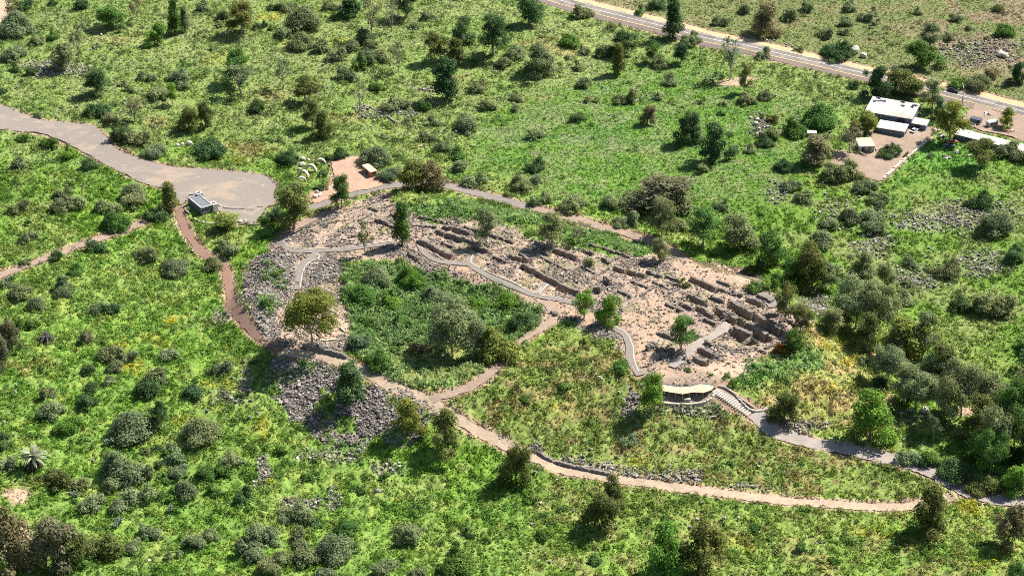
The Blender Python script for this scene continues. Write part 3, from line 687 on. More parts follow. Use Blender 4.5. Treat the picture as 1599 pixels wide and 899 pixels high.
for i, (p, h, th) in enumerate(WALLS):
    big = i in (0, 1, 2, 3, 4); mid = p[0] in ((1091,546),(1084,561),(1089,480),(652,376),(695,368),(708,358),(815,415),(873,448),(960,418),(983,422),(1075,461),(1167,466),(797,400),(812,397),(1079,434),(865,390),(740,385))
    o = stone_run('ruined_wall', p, .7 if big else .6 if mid else h*.95, th*(1.15 if big else 1.0), M['wallrock'], 100+i, .8, base=3.2 if big else 1.9 if mid else .4, rough=.3, dig=False); m_ = p[len(p)//2]
    ln = math.hypot(p[0][0]-p[-1][0], p[0][1]-p[-1][1])
    tag(o, None, 'wall', 'ruined walls on the excavated mound')
    later(o, ('long' if ln > 32 else 'short')+(' tall' if h >= 1.8 else ' low' if h < 1.0 else '')+' ruined stone wall', *m_)
tag(stone_run('slab_wall', [(1184,462),(1206,472)], 1.0, 1.8, M['wallrock'], 5, 1.6, rough=.08), 'flat slab-topped wall at the east end of the ruins', 'wall')
tag(stone_run('retaining_wall', [(474,541),(500,548),(520,553),(540,559)], 1.3, 1.1, M['rock'], 6, .7), 'dark rough basalt retaining wall under the stone circle', 'wall')
tag(stone_run('edging_wall', [(838,705),(870,723),(920,735),(950,741)], .9, 1.0, M['rock'], 7, .7), 'dark stone edging bank along the dirt path bend', 'wall')
tag(stone_run('edging_wall', [(360,345),(395,352),(420,352)], .6, .8, M['rock'], 8, .7), 'low dark stone row closing the near side of the car park', 'wall')
tag(stone_run('field_wall', [(565,165),(585,172),(600,180),(622,194)], .5, .8, M['rock'], 9, .8), 'broken grey field wall running down from the dead brown tree', 'wall')
tag(stone_run('yard_wall', [(1380,280),(1392,268),(1410,252),(1425,240),(1446,222)], .7, .9, M['palerock'], 10, 1.0), 'pale stone wall along the near edge of the farm yard', 'wall')
for i, (p, lb) in enumerate([([(502,532),(512,532.5),(523,531)], 'front arc of low stones in the stone circle'), ([(530,511),(538,518)], 'upper right arc of low stones in the stone circle'),
        ([(496,520),(500,527)], 'left arc of low stones in the stone circle'), ([(500,503),(510,500),(521,503)], 'far arc of low stones in the stone circle'), ([(538,522),(540,528),(534,531)], 'small right-hand arc of low stones in the stone circle'), ([(512,519),(519,517)], 'short pale stone bench in the middle of the stone circle')]):
    tag(stone_run('low_stone_wall', p, .5, .6, M['palerock'] if i in (1, 5, 0) else M['wallrock'], 200+i, .7), lb, 'wall', 'stone circle seats')
for i, (p, lb) in enumerate([([(739,397),(736,405),(737,412),(760,424),(798,440),(833,457),(846,449)], 'long pale kerb along the winding paved path on the mound'), ([(862,443),(843,459),(862,463),(902,472)], 'pale kerb on the near turn of the paved side branch'),
        ([(494,397),(498,402),(480,412),(472,430),(469,450)], 'curved pale kerb of the short path on the west mound'), ([(458,364),(443,377),(452,385),(520,388),(560,384),(612,377)], 'pale kerb on the long west paved path'),
        ([(955,509),(977,519),(988,540),(990,560),(997,580)], 'pale kerb curving down towards the canopy'), ([(660,375),(672,394),(692,406)], 'pale kerb under the long curved ruin wall')]):
    o = ribbon('kerb', smooth_line(wline(p), .6), -.16, .16, M['kerb'], .26, across=1, thick=.35, kind=None, smooth=False); tag(o, lb, 'kerb', 'kerbs of the paved paths')

# ------------------------------------------------------------------ buildings
def face_mesh(V, Fs, name):
    mb = MB(); mb.add(V, Fs); return mb.mesh(name)
def boxy(O, A, B, h, over=0.0):
    """world frame of a rectangular building from three roof corners (picture), seen at height h above the land"""
    gx_, gy_, gz_ = gp(*O)
    P = []
    for q in (O, A, B):
        X, Y = plane_pt(q[0], q[1], gz_+h); P.append(np.array([float(X), float(Y)]))
    gz_ = float(H(P[0][0], P[0][1]))
    P = []
    for q in (O, A, B):
        X, Y = plane_pt(q[0], q[1], gz_+h); P.append(np.array([float(X), float(Y)]))
    u = P[1]-P[0]; lu = np.linalg.norm(u); u /= lu; v = np.array([-u[1], u[0]]); d = P[2]-P[0]
    if d@v < 0: v = -v
    return P[0], u, v, lu, abs(d@v), gz_, math.atan2(u[1], u[0])
M['whitewall'] = solid('white_wall', (.62,.60,.55), .8, .1, 1, (.52,.5,.45), world=False)
M['greyroof'] = solid('grey_felt_roof', (.15,.16,.18), .9, .15, 1.5, world=False)
M['metalroof'] = solid('white_sheet_roof', (.52,.50,.45), .6, .25, .5, (.38,.35,.30), world=False, speck=((.25,.2,.17), .8, .5))
M['bluewall'] = solid('blue_grey_sheet', (.13,.15,.19), .7, .15, 1, world=False)
M['glass'] = solid('dark_glass', (.03,.035,.045), .15, .05, 1, world=False)
M['orange'] = solid('orange_boards', (.42,.17,.08), .8, .2, 2, world=False)
M['orangeroof'] = solid('tan_boards', (.62,.44,.30), .8, .1, 2, world=False)
M['greenpaint'] = solid('green_paint', (.12,.35,.12), .6, .1, 2, world=False)
M['dark'] = solid('dark_metal', (.03,.03,.035), .6, .1, 2, world=False)
M['junk'] = solid('tarp_and_wall_shade', (.06,.07,.11), .8, .3, 1, world=False)
M['canopy'] = solid('tan_canvas', (.52,.40,.27), .85, .12, .6, (.45,.345,.235), world=False)
M['red'] = solid('rust_red', (.3,.08,.05), .7, .2, 2, world=False)
M['cpale'] = solid('cream_concrete', (.44,.38,.30), .8, .1, 1, world=False)
def building(name, O, A, B, h, wallmat, roofmat, label, cat, over=.35, slope=0.0, parapet=0.0, windows=(), door=None, seams=0):
    p, u, v, lu, lv, gz, rz = boxy(O, A, B, h)
    sgn = 1 if (u[0]*v[1]-u[1]*v[0]) > 0 else -1
    c = p+u*lu/2+v*lv/2; root = empty(name, (c[0], c[1], gz), rz); tag(root, label, cat)
    lv2 = lv; X0, X1_, Y0, Y1_ = -lu/2, lu/2, -lv2/2, lv2/2
    mb = MB(); hb = h-.14; t = .25
    s = slope
    zt = lambda yy: hb + s*(yy/lv2)
    def wbox(x0, x1, y0, y1):
        V = [(x0,y0,-.8),(x1,y0,-.8),(x1,y1,-.8),(x0,y1,-.8),(x0,y0,zt(y0)),(x1,y0,zt(y0)),(x1,y1,zt(y1)),(x0,y1,zt(y1))]
        mb.add(V, [(3,2,1,0),(4,5,6,7),(0,1,5,4),(1,2,6,5),(2,3,7,6),(3,0,4,7)])
    wbox(X0+.05, X1_-.05, Y0+.05, Y0+t); wbox(X0+.05, X1_-.05, Y1_-t, Y1_-.05); wbox(X0+.05, X0+t, Y0+t, Y1_-t); wbox(X1_-t, X1_-.05, Y0+t, Y1_-t)
    link('wall', mb.mesh('wall'), wallmat, root)
    mb = MB(); e = over if not parapet else -.28
    V = []
    for zz in (0, .14):
        for (a_, b_) in ((X0-e, Y0-e), (X1_+e, Y0-e), (X1_+e, Y1_+e), (X0-e, Y1_+e)): V.append((a_, b_, zt(b_)+zz+.004))
    mb.add(V, [(3,2,1,0),(4,5,6,7),(0,1,5,4),(1,2,6,5),(2,3,7,6),(3,0,4,7)])
    if seams:
        for k in range(seams):
            xx = X0+(k+.5)*lu/seams; 
            mb.add([(xx-.05,Y0-e,zt(Y0-e)+.14),(xx+.05,Y0-e,zt(Y0-e)+.14),(xx+.05,Y1_+e,zt(Y1_+e)+.14),(xx-.05,Y1_+e,zt(Y1_+e)+.14),(xx-.05,Y0-e,zt(Y0-e)+.2),(xx+.05,Y0-e,zt(Y0-e)+.2),(xx+.05,Y1_+e,zt(Y1_+e)+.2),(xx-.05,Y1_+e,zt(Y1_+e)+.2)], [(4,5,6,7),(0,1,5,4),(1,2,6,5),(2,3,7,6),(3,0,4,7)])
    roof = link('roof', mb.mesh('roof'), roofmat, root)
    if parapet:
        mb = MB()
        for (cx_, cy_, sx, sy) in ((0, Y0+.14, lu, .3), (0, Y1_-.14, lu, .3), (X0+.15, 0, .3, lv2-.56), (X1_-.15, 0, .3, lv2-.56)): mb.box((cx_, cy_, hb+parapet/2), (sx, sy, parapet))
        link('parapet', mb.mesh('parapet'), M['whitewall'], root)
    for (side, t0, t1, z0, z1) in windows:
        mb = MB()
        fr = MB()
        if side in 'fb':
            yy = (Y0 if side == 'f' else Y1_); xa, xb = X0+lu*t0, X0+lu*t1
            mb.box(((xa+xb)/2, yy, (z0+z1)/2), (xb-xa, .06, z1-z0)); fr.box(((xa+xb)/2, yy, z0-.05), (xb-xa+.2, .16, .09)); fr.box(((xa+xb)/2, yy, (z0+z1)/2), (.07, .1, z1-z0))
        else:
            xx = (X0 if side == 'l' else X1_); ya, yb = Y0+lv2*t0, Y0+lv2*t1
            mb.box((xx, (ya+yb)/2, (z0+z1)/2), (.06, yb-ya, z1-z0)); fr.box((xx, (ya+yb)/2, z0-.05), (.16, yb-ya+.2, .09)); fr.box((xx, (ya+yb)/2, (z0+z1)/2), (.1, .07, z1-z0))
        wi = link('window', mb.mesh('window'), M['glass'], root); link('frame', fr.mesh('frame'), M['whitewall'], wi)
    if door:
        side, t0, t1, z1 = door; mb = MB()
        if side in 'fb': yy = Y0 if side == 'f' else Y1_; mb.box((X0+lu*(t0+t1)/2, yy, z1/2), (lu*(t1-t0), .1, z1))
        else: xx = X0 if side == 'l' else X1_; mb.box((xx, Y0+lv2*(t0+t1)/2, z1/2), (.1, lv2*(t1-t0), z1))
        dd = link('door', mb.mesh('door'), M['dark'], root)
    return root, (X0, X1_, Y0, Y1_, hb, u, v, c, gz, rz, sgn)
# kiosk: O = near corner, A = along the left side going away, B = right front corner
kio, kd = building('kiosk', (314,325.4), (332,320), (295.4,307.4), 3.1, M['bluewall'], M['greyroof'], 'flat-roofed kiosk with white parapet beside the car park', 'building', parapet=.35,
    windows=(('f', .12, .45, 1.2, 2.2), ('f', .55, .88, 1.2, 2.2), ('l', .2, .34, 1.3, 2.2), ('l', .6, .74, 1.3, 2.2)), door=('r', .3, .45, 2.1))
X0, X1_, Y0, Y1_, hb = kd[:5]
mb = MB(); mb.box((X1_+.95, Y0+.9, 1.45), (1.9, 2.6, 3.6)); link('annex', mb.mesh('annex'), M['whitewall'], kio)
mb = MB(); mb.box((X1_-.2, Y1_-.2, 1.75), (2.4, 2.0, 4.1)); link('chimney_block', mb.mesh('chimney_block'), M['whitewall'], kio)
for bx_ in (((X1_-.2, Y1_-.2, 3.82), (1.5, .9, .1)), ((X1_+.95, Y0+.9, 3.28), (1.2, .8, .1))):
    mb = MB(); mb.box(*bx_); link('roof_hatch', mb.mesh('roof_hatch'), M['dark'], kio)
mb = MB(); mb.box((X0-2.2, Y0+6.6, .5), (2.6, .3, 1.6)); mb.box((X0-3.4, Y0+4.8, .4), (.3, 3.6, 1.4)); tag(link('garden_wall', mb.mesh('garden_wall'), M['cpale'], None, kio.location, kd[9]), 'low cream garden wall left of the flat-roofed kiosk', 'wall')
tag(stone_run('garden_wall', [(303,342),(312,347),(326,350),(340,350)], .6, .6, M['cpale'], 41, 1.2, rough=.1), 'curved cream garden wall in front of the flat-roofed kiosk', 'wall')
tag(stone_run('garden_wall', [(336,318),(346,323),(356,326),(372,326)], .6, .6, M['cpale'], 42, 1.2, rough=.1), 'curved cream wall between the kiosk and the car park', 'wall')
for i, q in enumerate([(378,327), (391,328), (406,324)]):
    gx_, gy_, gz_ = gp(*q); mb = MB(); mb.box((0, 0, .2), (3.2 if i == 1 else 2.4, .45, .5), 0, .9); mb.box((-.3, .25, .1), (1.2, .5, .3))
    tag(link('parking_block', mb.mesh('parking_block'), M['rock'], None, (gx_, gy_, gz_), .1*i-.1), ['dark parking block nearest the kiosk', 'middle dark parking block, the longest of three', 'dark parking block farthest from the kiosk'][i], 'parking block', 'parking blocks')
barn, bd = building('barn', (1351.9,172), (1424,183.8), (1369.5,154), 3.8, M['bluewall'], M['metalroof'], 'large barn with weathered white sheet roof in the farm yard', 'building', slope=.9, seams=14,
    windows=(('f', .1, .16, 1.5, 2.3), ('f', .3, .36, 1.5, 2.3), ('f', .5, .56, 1.5, 2.3)), door=('f', .7, .85, 2.6))
X0, X1_, Y0, Y1_, hb = bd[:5]
rj = random.Random(3)
for k in range(9):
    q = (rj.uniform(X0+1, X1_-1), Y1_-rj.uniform(.2, 3.6)); zz = hb+.9*(q[1]/(Y1_-Y0))+.15
    mb = MB(); mb.box((0, 0, .14), (rj.uniform(1.0, 2.4), rj.uniform(.5, 1.2), .28), 0, .8); mb.box((.3, .1, .36), (.8, .5, .2), .4, .7)
    c_ = bd[7]+bd[5]*q[0]+np.array([-bd[5][1], bd[5][0]])*q[1]
    tag(link('roof_debris', mb.mesh('roof_debris'), M['junk'], None, (c_[0], c_[1], bd[8]+zz), bd[9]+rj.uniform(-1, 1)), 'dark scrap sheet lying on the back edge of the barn roof', 'scrap', 'scrap on the barn roof')
building('shed', (1369.5,198), (1412.4,205), (1374.6,188), 2.4, M['bluewall'], M['metalroof'], 'long low shed with white roof and green end in front of the barn', 'building', over=.3, slope=.3, seams=9, windows=(('f', .2, .3, 1, 1.7), ('f', .5, .6, 1, 1.7)), door=('r', .3, .7, 1.9))
building('lean_to', (1423.4,191.6), (1446,195.6), (1430,184.3), 2.4, M['bluewall'], M['metalroof'], 'small lean-to with pale roof at the right end of the barn', 'building', over=.25, slope=.2, seams=5, door=('f', .3, .6, 2))
building('hut', (1342.6,228.4), (1365.3,227.6), (1340.5,215.8), 2.6, M['whitewall'], M['cpale'], 'square shed with patchy cream roof, at the near side of the farm yard', 'building', over=.3, windows=(('f', .6, .8, 1, 1.8),), door=('f', .15, .35, 2))
building('long_shed', (1492,208.8), (1652,249), (1491.5,199.3), 2.6, M['bluewall'], M['metalroof'], 'very long narrow shed with bright white roof, right of the farm', 'building', over=.3, seams=40, slope=.2, windows=(('f', .1, .14, 1, 1.8), ('f', .25, .29, 1, 1.8), ('f', .4, .44, 1, 1.8)), door=('f', .33, .36, 2))
building('wooden_hut', (578.8,268.8), (588.2,266.3), (572,256.3), 2.5, M['orange'], M['orangeroof'], 'orange-brown wooden hut with pale tan roof on the dirt picnic yard', 'building', over=.18, windows=(('f', .3, .7, 1.2, 1.9),), door=('l', .4, .65, 2))
building('container', (1514,184.5), (1531,188.5), (1516,180.5), 2.3, M['bluewall'], M['junk'], 'dark blue steel container beside the highway behind the long shed', 'container', over=.05, door=('f', .7, .95, 2))
building('caravan', (1545,192), (1559,189.5), (1544,187.5), 2.3, M['metalroof'], M['metalroof'], 'small white caravan under the yellow tree near the highway', 'caravan', over=.1, windows=(('f', .2, .45, 1.1, 1.7), ('f', .6, .8, 1.1, 1.7)), door=('r', .2, .7, 1.8))
building('field_shelter', (1261,208), (1275,208.5), (1263,203.5), 1.6, M['cpale'], M['metalroof'], 'tiny pale roofed shelter among the bushes left of the farm', 'building', over=.1, door=('f', .4, .6, 1.3))
# shade canopy
cz = 2.7
cf = [(1035,610),(1050,612.5),(1066,615),(1082,612),(1098,613),(1110,609),(1117,603)]
cb = [(1031,599),(1045,602),(1062,604),(1078,603),(1092,599),(1104,600),(1117,603)]
g0 = gp(1075, 628); zg = g0[2]
cano = empty('shade_canopy', g0); tag(cano, 'tan fabric shade canopy with wavy edge on slim posts', 'canopy')
def cpt(q, zz): X, Y = plane_pt(q[0], q[1], zg+zz); return (float(X)-g0[0], float(Y)-g0[1], zz)
n_ = 18; mb = MB(); rows = []
for j in range(5):
    t = j/4; row = []
    for i in range(n_+1):
        s_ = i/n_*(len(cf)-1); k = min(int(s_), len(cf)-2); f_ = s_-k
        a = [cf[k][m]*(1-f_)+cf[k+1][m]*f_ for m in (0, 1)]; b2 = [cb[k][m]*(1-f_)+cb[k+1][m]*f_ for m in (0, 1)]
        q = [a[m]*(1-t)+b2[m]*t for m in (0, 1)]
        zz = cz+.14*math.sin(s_*math.pi*1.0+.6)*(.5+.5*abs(2*t-1))+.2*math.sin(t*math.pi); row.append(cpt(q, zz))
    rows.append(row)
V = [p for r_ in rows for p in r_]; V += [(p[0], p[1], p[2]-.06) for p in V]; m_ = len(V)//2; W_ = n_+1
fs = [(j*W_+i, j*W_+i+1, (j+1)*W_+i+1, (j+1)*W_+i) for j in range(4) for i in range(n_)]
fs += [(m_+d, m_+c, m_+b, m_+a) for a, b, c, d in fs]
mb.add(V, fs); link('canopy_roof', mb.mesh('canopy_roof', True), M['canopy'], cano)
for i in range(0, n_, 2):
    p = rows[0][i]; gz_ = float(H(p[0]+g0[0], p[1]+g0[1]))-g0[2]
    mb = MB(); mb.tube([(p[0], p[1]+.2, gz_-.3), (p[0], p[1]+.2, p[2]-.06)], [.09, .09], 8); link('post', mb.mesh('post'), M['cpale'], cano)
mb = MB(); V = []
for p in rows[4]:
    gz_ = float(H(p[0]+g0[0], p[1]+g0[1]))-g0[2]
    V += [(p[0], p[1]+.3, min(gz_, 0)-1), (p[0], p[1]+.3, p[2]-.1), (p[0], p[1]+.7, p[2]-.1), (p[0], p[1]+.7, min(gz_, 0)-1)]
mb.add(V, [(k*4+j, k*4+(j+1) % 4, k*4+4+(j+1) % 4, k*4+4+j) for k in range(n_) for j in range(4)]); link('back_wall', mb.mesh('back_wall'), M['junk'], cano)  # back wall coloured dark to carry the shade under the canopy
for i in range(1, n_, 4):
    p = rows[3][i]; gz_ = float(H(p[0]+g0[0], p[1]+g0[1]))-g0[2]
    mb = MB(); mb.tube([(p[0], p[1], min(gz_, p[2]-.5)-.3), (p[0], p[1], p[2]-.06)], [.09, .09], 8); link('post', mb.mesh('post'), M['cpale'], cano)
tag(stone_run('terrace_wall', [(1022,629),(1050,632),(1085,632),(1105,627),(1116,617)], .7, .8, M['cpale'], 44, 1.6, rough=.06), 'curved cream terrace wall in front of the shade canopy', 'wall')
tag(stone_run('mural_bench', [(1068,626),(1076,626)], .9, .9, M['cpale'], 45, 1.2, rough=.03), 'small pale bench block under the shade canopy', 'bench')
# stairs
st = smooth_line(wline([(1117,609),(1135,620),(1152,632),(1172,646)]), .5); L_ = np.concatenate([[0], np.cumsum(np.linalg.norm(np.diff(st, axis=0), axis=1))])
g1 = (float(st[0][0]), float(st[0][1]), float(H(*st[0]))); stair = empty('garden_stairs', g1); tag(stair, 'pale stone stairs stepping down right of the shade canopy', 'stairs')
ns = 16
for k in range(ns):
    s_ = L_[-1]*(k+.5)/ns; q = np.array([np.interp(s_, L_, st[:, 0]), np.interp(s_, L_, st[:, 1])]); q2 = np.array([np.interp(min(s_+.5, L_[-1]), L_, st[:, 0]), np.interp(min(s_+.5, L_[-1]), L_, st[:, 1])])
    q1 = np.array([np.interp(s_-.5, L_, st[:, 0]), np.interp(s_-.5, L_, st[:, 1])]); a = math.atan2(*(q2-q1)[::-1])
    zt = float(H(*q))-g1[2]; mb = MB(); mb.box((q[0]-g1[0], q[1]-g1[1], zt+.05), (L_[-1]/ns*.62, 3.6, .5), a); link('step', mb.mesh('step'), M['kerb'], stair)
mb = MB(); Pp = [(float(p[0]+1.6)-g1[0], float(p[1]+1.9)-g1[1], float(H(p[0]+1.6, p[1]+1.9))-g1[2]+.45) for p in st[::3]]
mb.tube(Pp, [.28]*len(Pp), 6); link('side_wall', mb.mesh('side_wall'), M['cpale'], stair)
ribbon('stair_bed', st, -2.4, 2.6, M['pinkdirt'], .06, ragged=.5)
tag(stone_run('bank_wall', [(1122,603),(1140,610),(1155,625),(1170,640),(1188,643),(1196,639)], .6, .5, M['kerb'], 46, 1.2, rough=.1), 'curved pale kerb wall above the garden stairs', 'wall')
# arches and boulders by the picnic yard
for i, (a, b_, wd, hh, lb) in enumerate([(475,276,4.2,2.9,'middle cream concrete arch beside the picnic yard'), (486,268,4.6,3.3,'largest cream concrete arch beside the picnic yard'), (501,256,4.0,2.4,'farthest cream concrete arch beside the picnic yard'), (471,283,3.6,2.0,'nearest low cream concrete arch beside the picnic yard')]):
    g_ = gp(a, b_); mb = MB(); n = 14; V = []
    for k in range(n+1):
        an = math.pi*k/n
        for (r_, yy) in ((1, -.6), (1, .6), (.74, .6), (.74, -.6)): V.append((-math.cos(an)*wd/2*r_, yy, math.sin(an)*hh*r_-.1))
    fs = [(k*4+j, k*4+(j+1) % 4, k*4+4+(j+1) % 4, k*4+4+j) for k in range(n) for j in range(4)]+[(0, 1, 2, 3), (n*4+3, n*4+2, n*4+1, n*4)]
    mb.add(V, fs); tag(link('concrete_arch', mb.mesh('concrete_arch'), M['cpale'], None, g_, -.5+.2*i), lb, 'arch', 'concrete arches beside the picnic yard')
def boulder_mesh(seed, s):
    rr = np.random.RandomState(seed); import bmesh
    bm = bmesh.new(); bmesh.ops.create_icosphere(bm, subdivisions=2, radius=s/2)
    for v_ in bm.verts:
        n = 1+.28*(rr.rand()-.5); v_.co = Vector((v_.co.x*n, v_.co.y*n*.85, v_.co.z*n*.75+s*.2))
    me = bpy.data.meshes.new('boulder'); bm.to_mesh(me); bm.free(); return me
BO = [(492,309,2.2,'palerock'),(498,307,1.8,'palerock'),(495,301,1.6,'palerock'),(500,303,1.3,'palerock'),(473,250,2.2,'palerock'),(482,252,1.8,'palerock'),(473,260,2.6,'palerock'),(468,266,1.6,'palerock'),
 (376,347,1.6,'palerock'),(383,346,1.3,'palerock'),(277,229,1.8,'palerock'),(285,227,1.6,'palerock'),(296,226,2.4,'palerock'),(1335,83,4.5,'palerock'),(1348,90,3.2,'palerock'),(1562,88,3.6,'palerock'),(1570,90,3.0,'palerock'),
 (1244,643,1.4,'rock'),(1286,690,1.3,'rock'),(1313,694,1.4,'rock'),(1375,713,1.1,'rock'),(1397,718,1.2,'rock'),(1426,725,1.4,'rock'),(1450,733,1.2,'rock'),(1470,737,1.6,'rock'),(1492,757,1.4,'rock'),(1400,731,1.2,'rock'),(1377,725,1.1,'rock'),
 (1443,643,3.0,'palerock'),(233,877,1.6,'palerock'),(1575,605,2.0,'rock'),(600,345,1.4,'rock'),(868,492,2.2,'wallrock'),(862,489,1.6,'wallrock'),(590,770,2.4,'rock'),(560,705,1.8,'rock'),(1180,195,2.2,'palerock'),(1183,188,1.8,'palerock'),(1172,185,1.4,'palerock')]
bproto = [boulder_mesh(i, 1.0) for i in range(6)]
_bm = {}
for i, (a, b_, s_, mm_) in enumerate(BO):
    g_ = gp(a, b_); key = (i % 6, mm_)
    if key not in _bm: _bm[key] = bproto[i % 6].copy(); _bm[key].materials.append(M[mm_])
    o = link('boulder', _bm[key], None, None, (g_[0], g_[1], g_[2]+.1*s_), i*1.3); o.scale = (s_, s_, s_); tag(o, None, 'boulder', 'boulders lying about the site')
    later(o, {'palerock': 'pale', 'rock': 'dark grey', 'wallrock': 'brown'}[mm_]+(' large' if s_ > 1.9 else ' small')+' boulder', a, b_)
# poles
def pole(px_, py_, h, name, label, arm=True):
    g_ = gp(px_, py_); root = empty(name, g_); tag(root, label, 'pole')
    mb = MB(); mb.tube([(0, 0, -.4), (0, 0, h)], [.2, .13], 8); link('pole', mb.mesh('pole'), M['whitewall'] if not arm else M['steel'], root)
    if arm:
        mb = MB(); mb.tube([(0, 0, h-.2), (0, .9, h+.3), (0, 2.2, h+.4)], [.09, .08, .07], 6); link('arm', mb.mesh('arm'), M['steel'], root)
        mb = MB(); mb.box((0, 2.5, h+.38), (.35, .9, .16), 0, .8); link('lamp_head', mb.mesh('lamp_head'), M['whitewall'], root)
    else:
        mb = MB(); mb.box((0, 0, h-.8), (1.8, .12, .12)); link('crossarm', mb.mesh('crossarm'), M['whitewall'], root)
pole(1094, 90, 9, 'utility_pole', 'thin pale utility pole beside the highway, right of the tall dark tree', False)
pole(1502, 166, 8, 'street_lamp', 'grey street lamp beside the highway near the dark car')
# clutter of the farm
CL = [(1471,213,'crate_pile','heap of weathered crates under the yellow-green tree'),(1463,205,'crate_pile','small crate pile beside the lean-to'),(1494,240,'crate_pile','pile of scrap timber below the blue-grey car'),(1510,244,'crate_pile','scrap heap left of the olive tree below the long shed'),
 (1477,247,'crate_pile','pale scrap heap in the green patch'),(1525,196,'crate_pile','scrap heap behind the long shed'),(1578,206,'crate_pile','scrap heap at the right end of the dirt yard'),(1345,243,'crate_pile','scrap heap in front of the square shed'),(1540,180,'crate_pile','scrap heap beside the highway shoulder'),(1404,236,'crate_pile','scrap heap in the middle of the farm yard')]
for i, (a, b_, nm, lb) in enumerate(CL):
    g_ = gp(a, b_); rr = random.Random(900+i); root = empty('scrap_pile', g_, rr.uniform(0, 3)); tag(root, lb, 'scrap', 'scrap piles about the farm')
    for k in range(5):
        mb = MB(); mb.box((rr.uniform(-1.3, 1.3), rr.uniform(-.9, .9), rr.uniform(.2, .5)), (rr.uniform(.6, 2.2), rr.uniform(.4, 1.3), rr.uniform(.4, 1.1)), rr.uniform(0, 3), .92)
        link(rr.choice(['crate', 'board', 'sheet']), mb.mesh('crate'), M[rr.choice(['cpale', 'junk', 'red', 'dark', 'steel', 'whitewall', 'bark'])], root)
# cars
def car(px_, py_, rz, paint, label, pickup=False):
    g_ = gp(px_, py_); root = empty('parked_car' if paint != 'dark' else 'car', (g_[0], g_[1], g_[2]+.12), rz); tag(root, label, 'car')
    mb = MB(); L, W = 4.4, 1.75
    prof = [(-2.2,.35),(-2.2,.8),(-2.05,.92),(-1.2,.96),(1.0,.95),(2.0,.78),(2.2,.62),(2.2,.35)]
    def extr(mb, pr, w0, w1=None):
        w1 = w1 or w0; n = len(pr)
        V = [(p[0], -(w0 if p[1] < .9 else w1), p[1]) for p in pr]+[(p[0], (w0 if p[1] < .9 else w1), p[1]) for p in pr]
        mb.add(V, [tuple(range(n)), tuple(range(2*n-1, n-1, -1))]+[(i, n+i, n+(i+1) % n, (i+1) % n) for i in range(n)])
    extr(mb, prof, W/2); body = link('body', mb.mesh('body'), M['paint_'+paint], root)
    mb = MB(); cab = [(-1.75,.94),(-1.3,1.42),(.15,1.45),(.95,.95)]; 
    V = [(p[0], -(.80 if p[1] < 1 else .62), p[1]) for p in cab]+[(p[0], (.80 if p[1] < 1 else .62), p[1]) for p in cab]
    mb.add(V, [(0,1,2,3),(7,6,5,4)]+[(i, 4+i, 4+(i+1) % 4, (i+1) % 4) for i in range(4)]); link('windows', mb.mesh('windows'), M['glass'], root)
    mb = MB(); mb.box((-.58, 0, 1.46), (1.4, 1.2, .06), 0, .95); link('roof', mb.mesh('roof'), M['paint_'+paint], root)
    for sx in (-1.35, 1.35):
        for sy in (-1, 1):
            mb = MB(); mb.tube([(sx, sy*.68, .33), (sx, sy*.9, .33)], [.33, .33], 14); wv = link('wheel', mb.mesh('wheel'), M['dark'], root)
    for sy in (-.6, .6):
        mb = MB(); mb.box((2.19, sy, .66), (.06, .35, .14)); link('headlight', mb.mesh('headlight'), M['whitewall'], root)
        mb = MB(); mb.box((-2.19, sy, .72), (.06, .3, .14)); link('tail_light', mb.mesh('tail_light'), M['red'], root)
    mb = MB(); mb.box((2.2, 0, .42), (.12, 1.7, .18)); mb.box((-2.2, 0, .42), (.12, 1.7, .18)); link('bumper', mb.mesh('bumper'), M['dark'], root)
for n, c_ in (('white', (.7,.7,.68)), ('dark', (.03,.035,.045)), ('blue', (.10,.13,.16)), ('red', (.35,.12,.09))): M['paint_'+n] = solid('paint_'+n, c_, .3, .03, 1, world=False)
rd = ROADW; k_ = int(np.argmin([abs(project(p[0], p[1], 0)[0]-1488) for p in rd])); t_ = rd[k_+1]-rd[k_]
car(1488, 143.5, math.atan2(t_[1], t_[0]), 'dark', 'dark car driving on the highway behind the farm')
car(1428, 206, .9, 'white', 'white car parked in front of the barn')
car(1481, 231, .1, 'blue', 'blue-grey car parked under the yellow-green tree')
car(1487, 224, .15, 'red', 'rusty red and white vehicle parked behind the blue-grey car')

# ------------------------------------------------------------------ trees and bushes
def clump_cloud(clumps, dens, lsz, seed, squash=.85, inner=.4, up=.5, spray=.16):
    """clumps: (x,y,z,r). leaves spread in the shell of every clump, few inside"""
    rs = np.random.RandomState(seed); P = []; Nn = []; vv = []
    for (cx, cy, cz, r) in clumps:
        n = max(12, int(dens*r*r)); D = rs.normal(size=(n, 3)); D /= np.linalg.norm(D, axis=1)[:, None]
        D[:, 2] = np.where(D[:, 2] < -.25, -D[:, 2]*rs.choice([1, -1], n, p=[.7, .3]), D[:, 2])
        rad = r*(1-inner*rs.rand(n)**1.5)*(1+.14*rs.normal(size=n)+spray*rs.exponential(.6, n)*(rs.rand(n) < .35))
        P.append(np.array([cx, cy, cz])+D*rad[:, None]*np.array([1, 1, squash])); Nn.append(D+rs.normal(size=(n, 3))*.36+np.array([0, 0, up]))
        vv.append(np.full(n, rs.uniform(.72, 1.28))*rs.uniform(.7, 1.3, n))
    P = np.concatenate(P); Nn = np.concatenate(Nn); vv = np.concatenate(vv)
    ok = P[:, 2] > .05; P, Nn, vv = P[ok], Nn[ok], vv[ok]
    V, Fq = leaf_quads(P, Nn, lsz*rs.uniform(.6, 1.35, len(P)), rs, 1.45)
    return V, Fq, np.repeat(vv, 4)
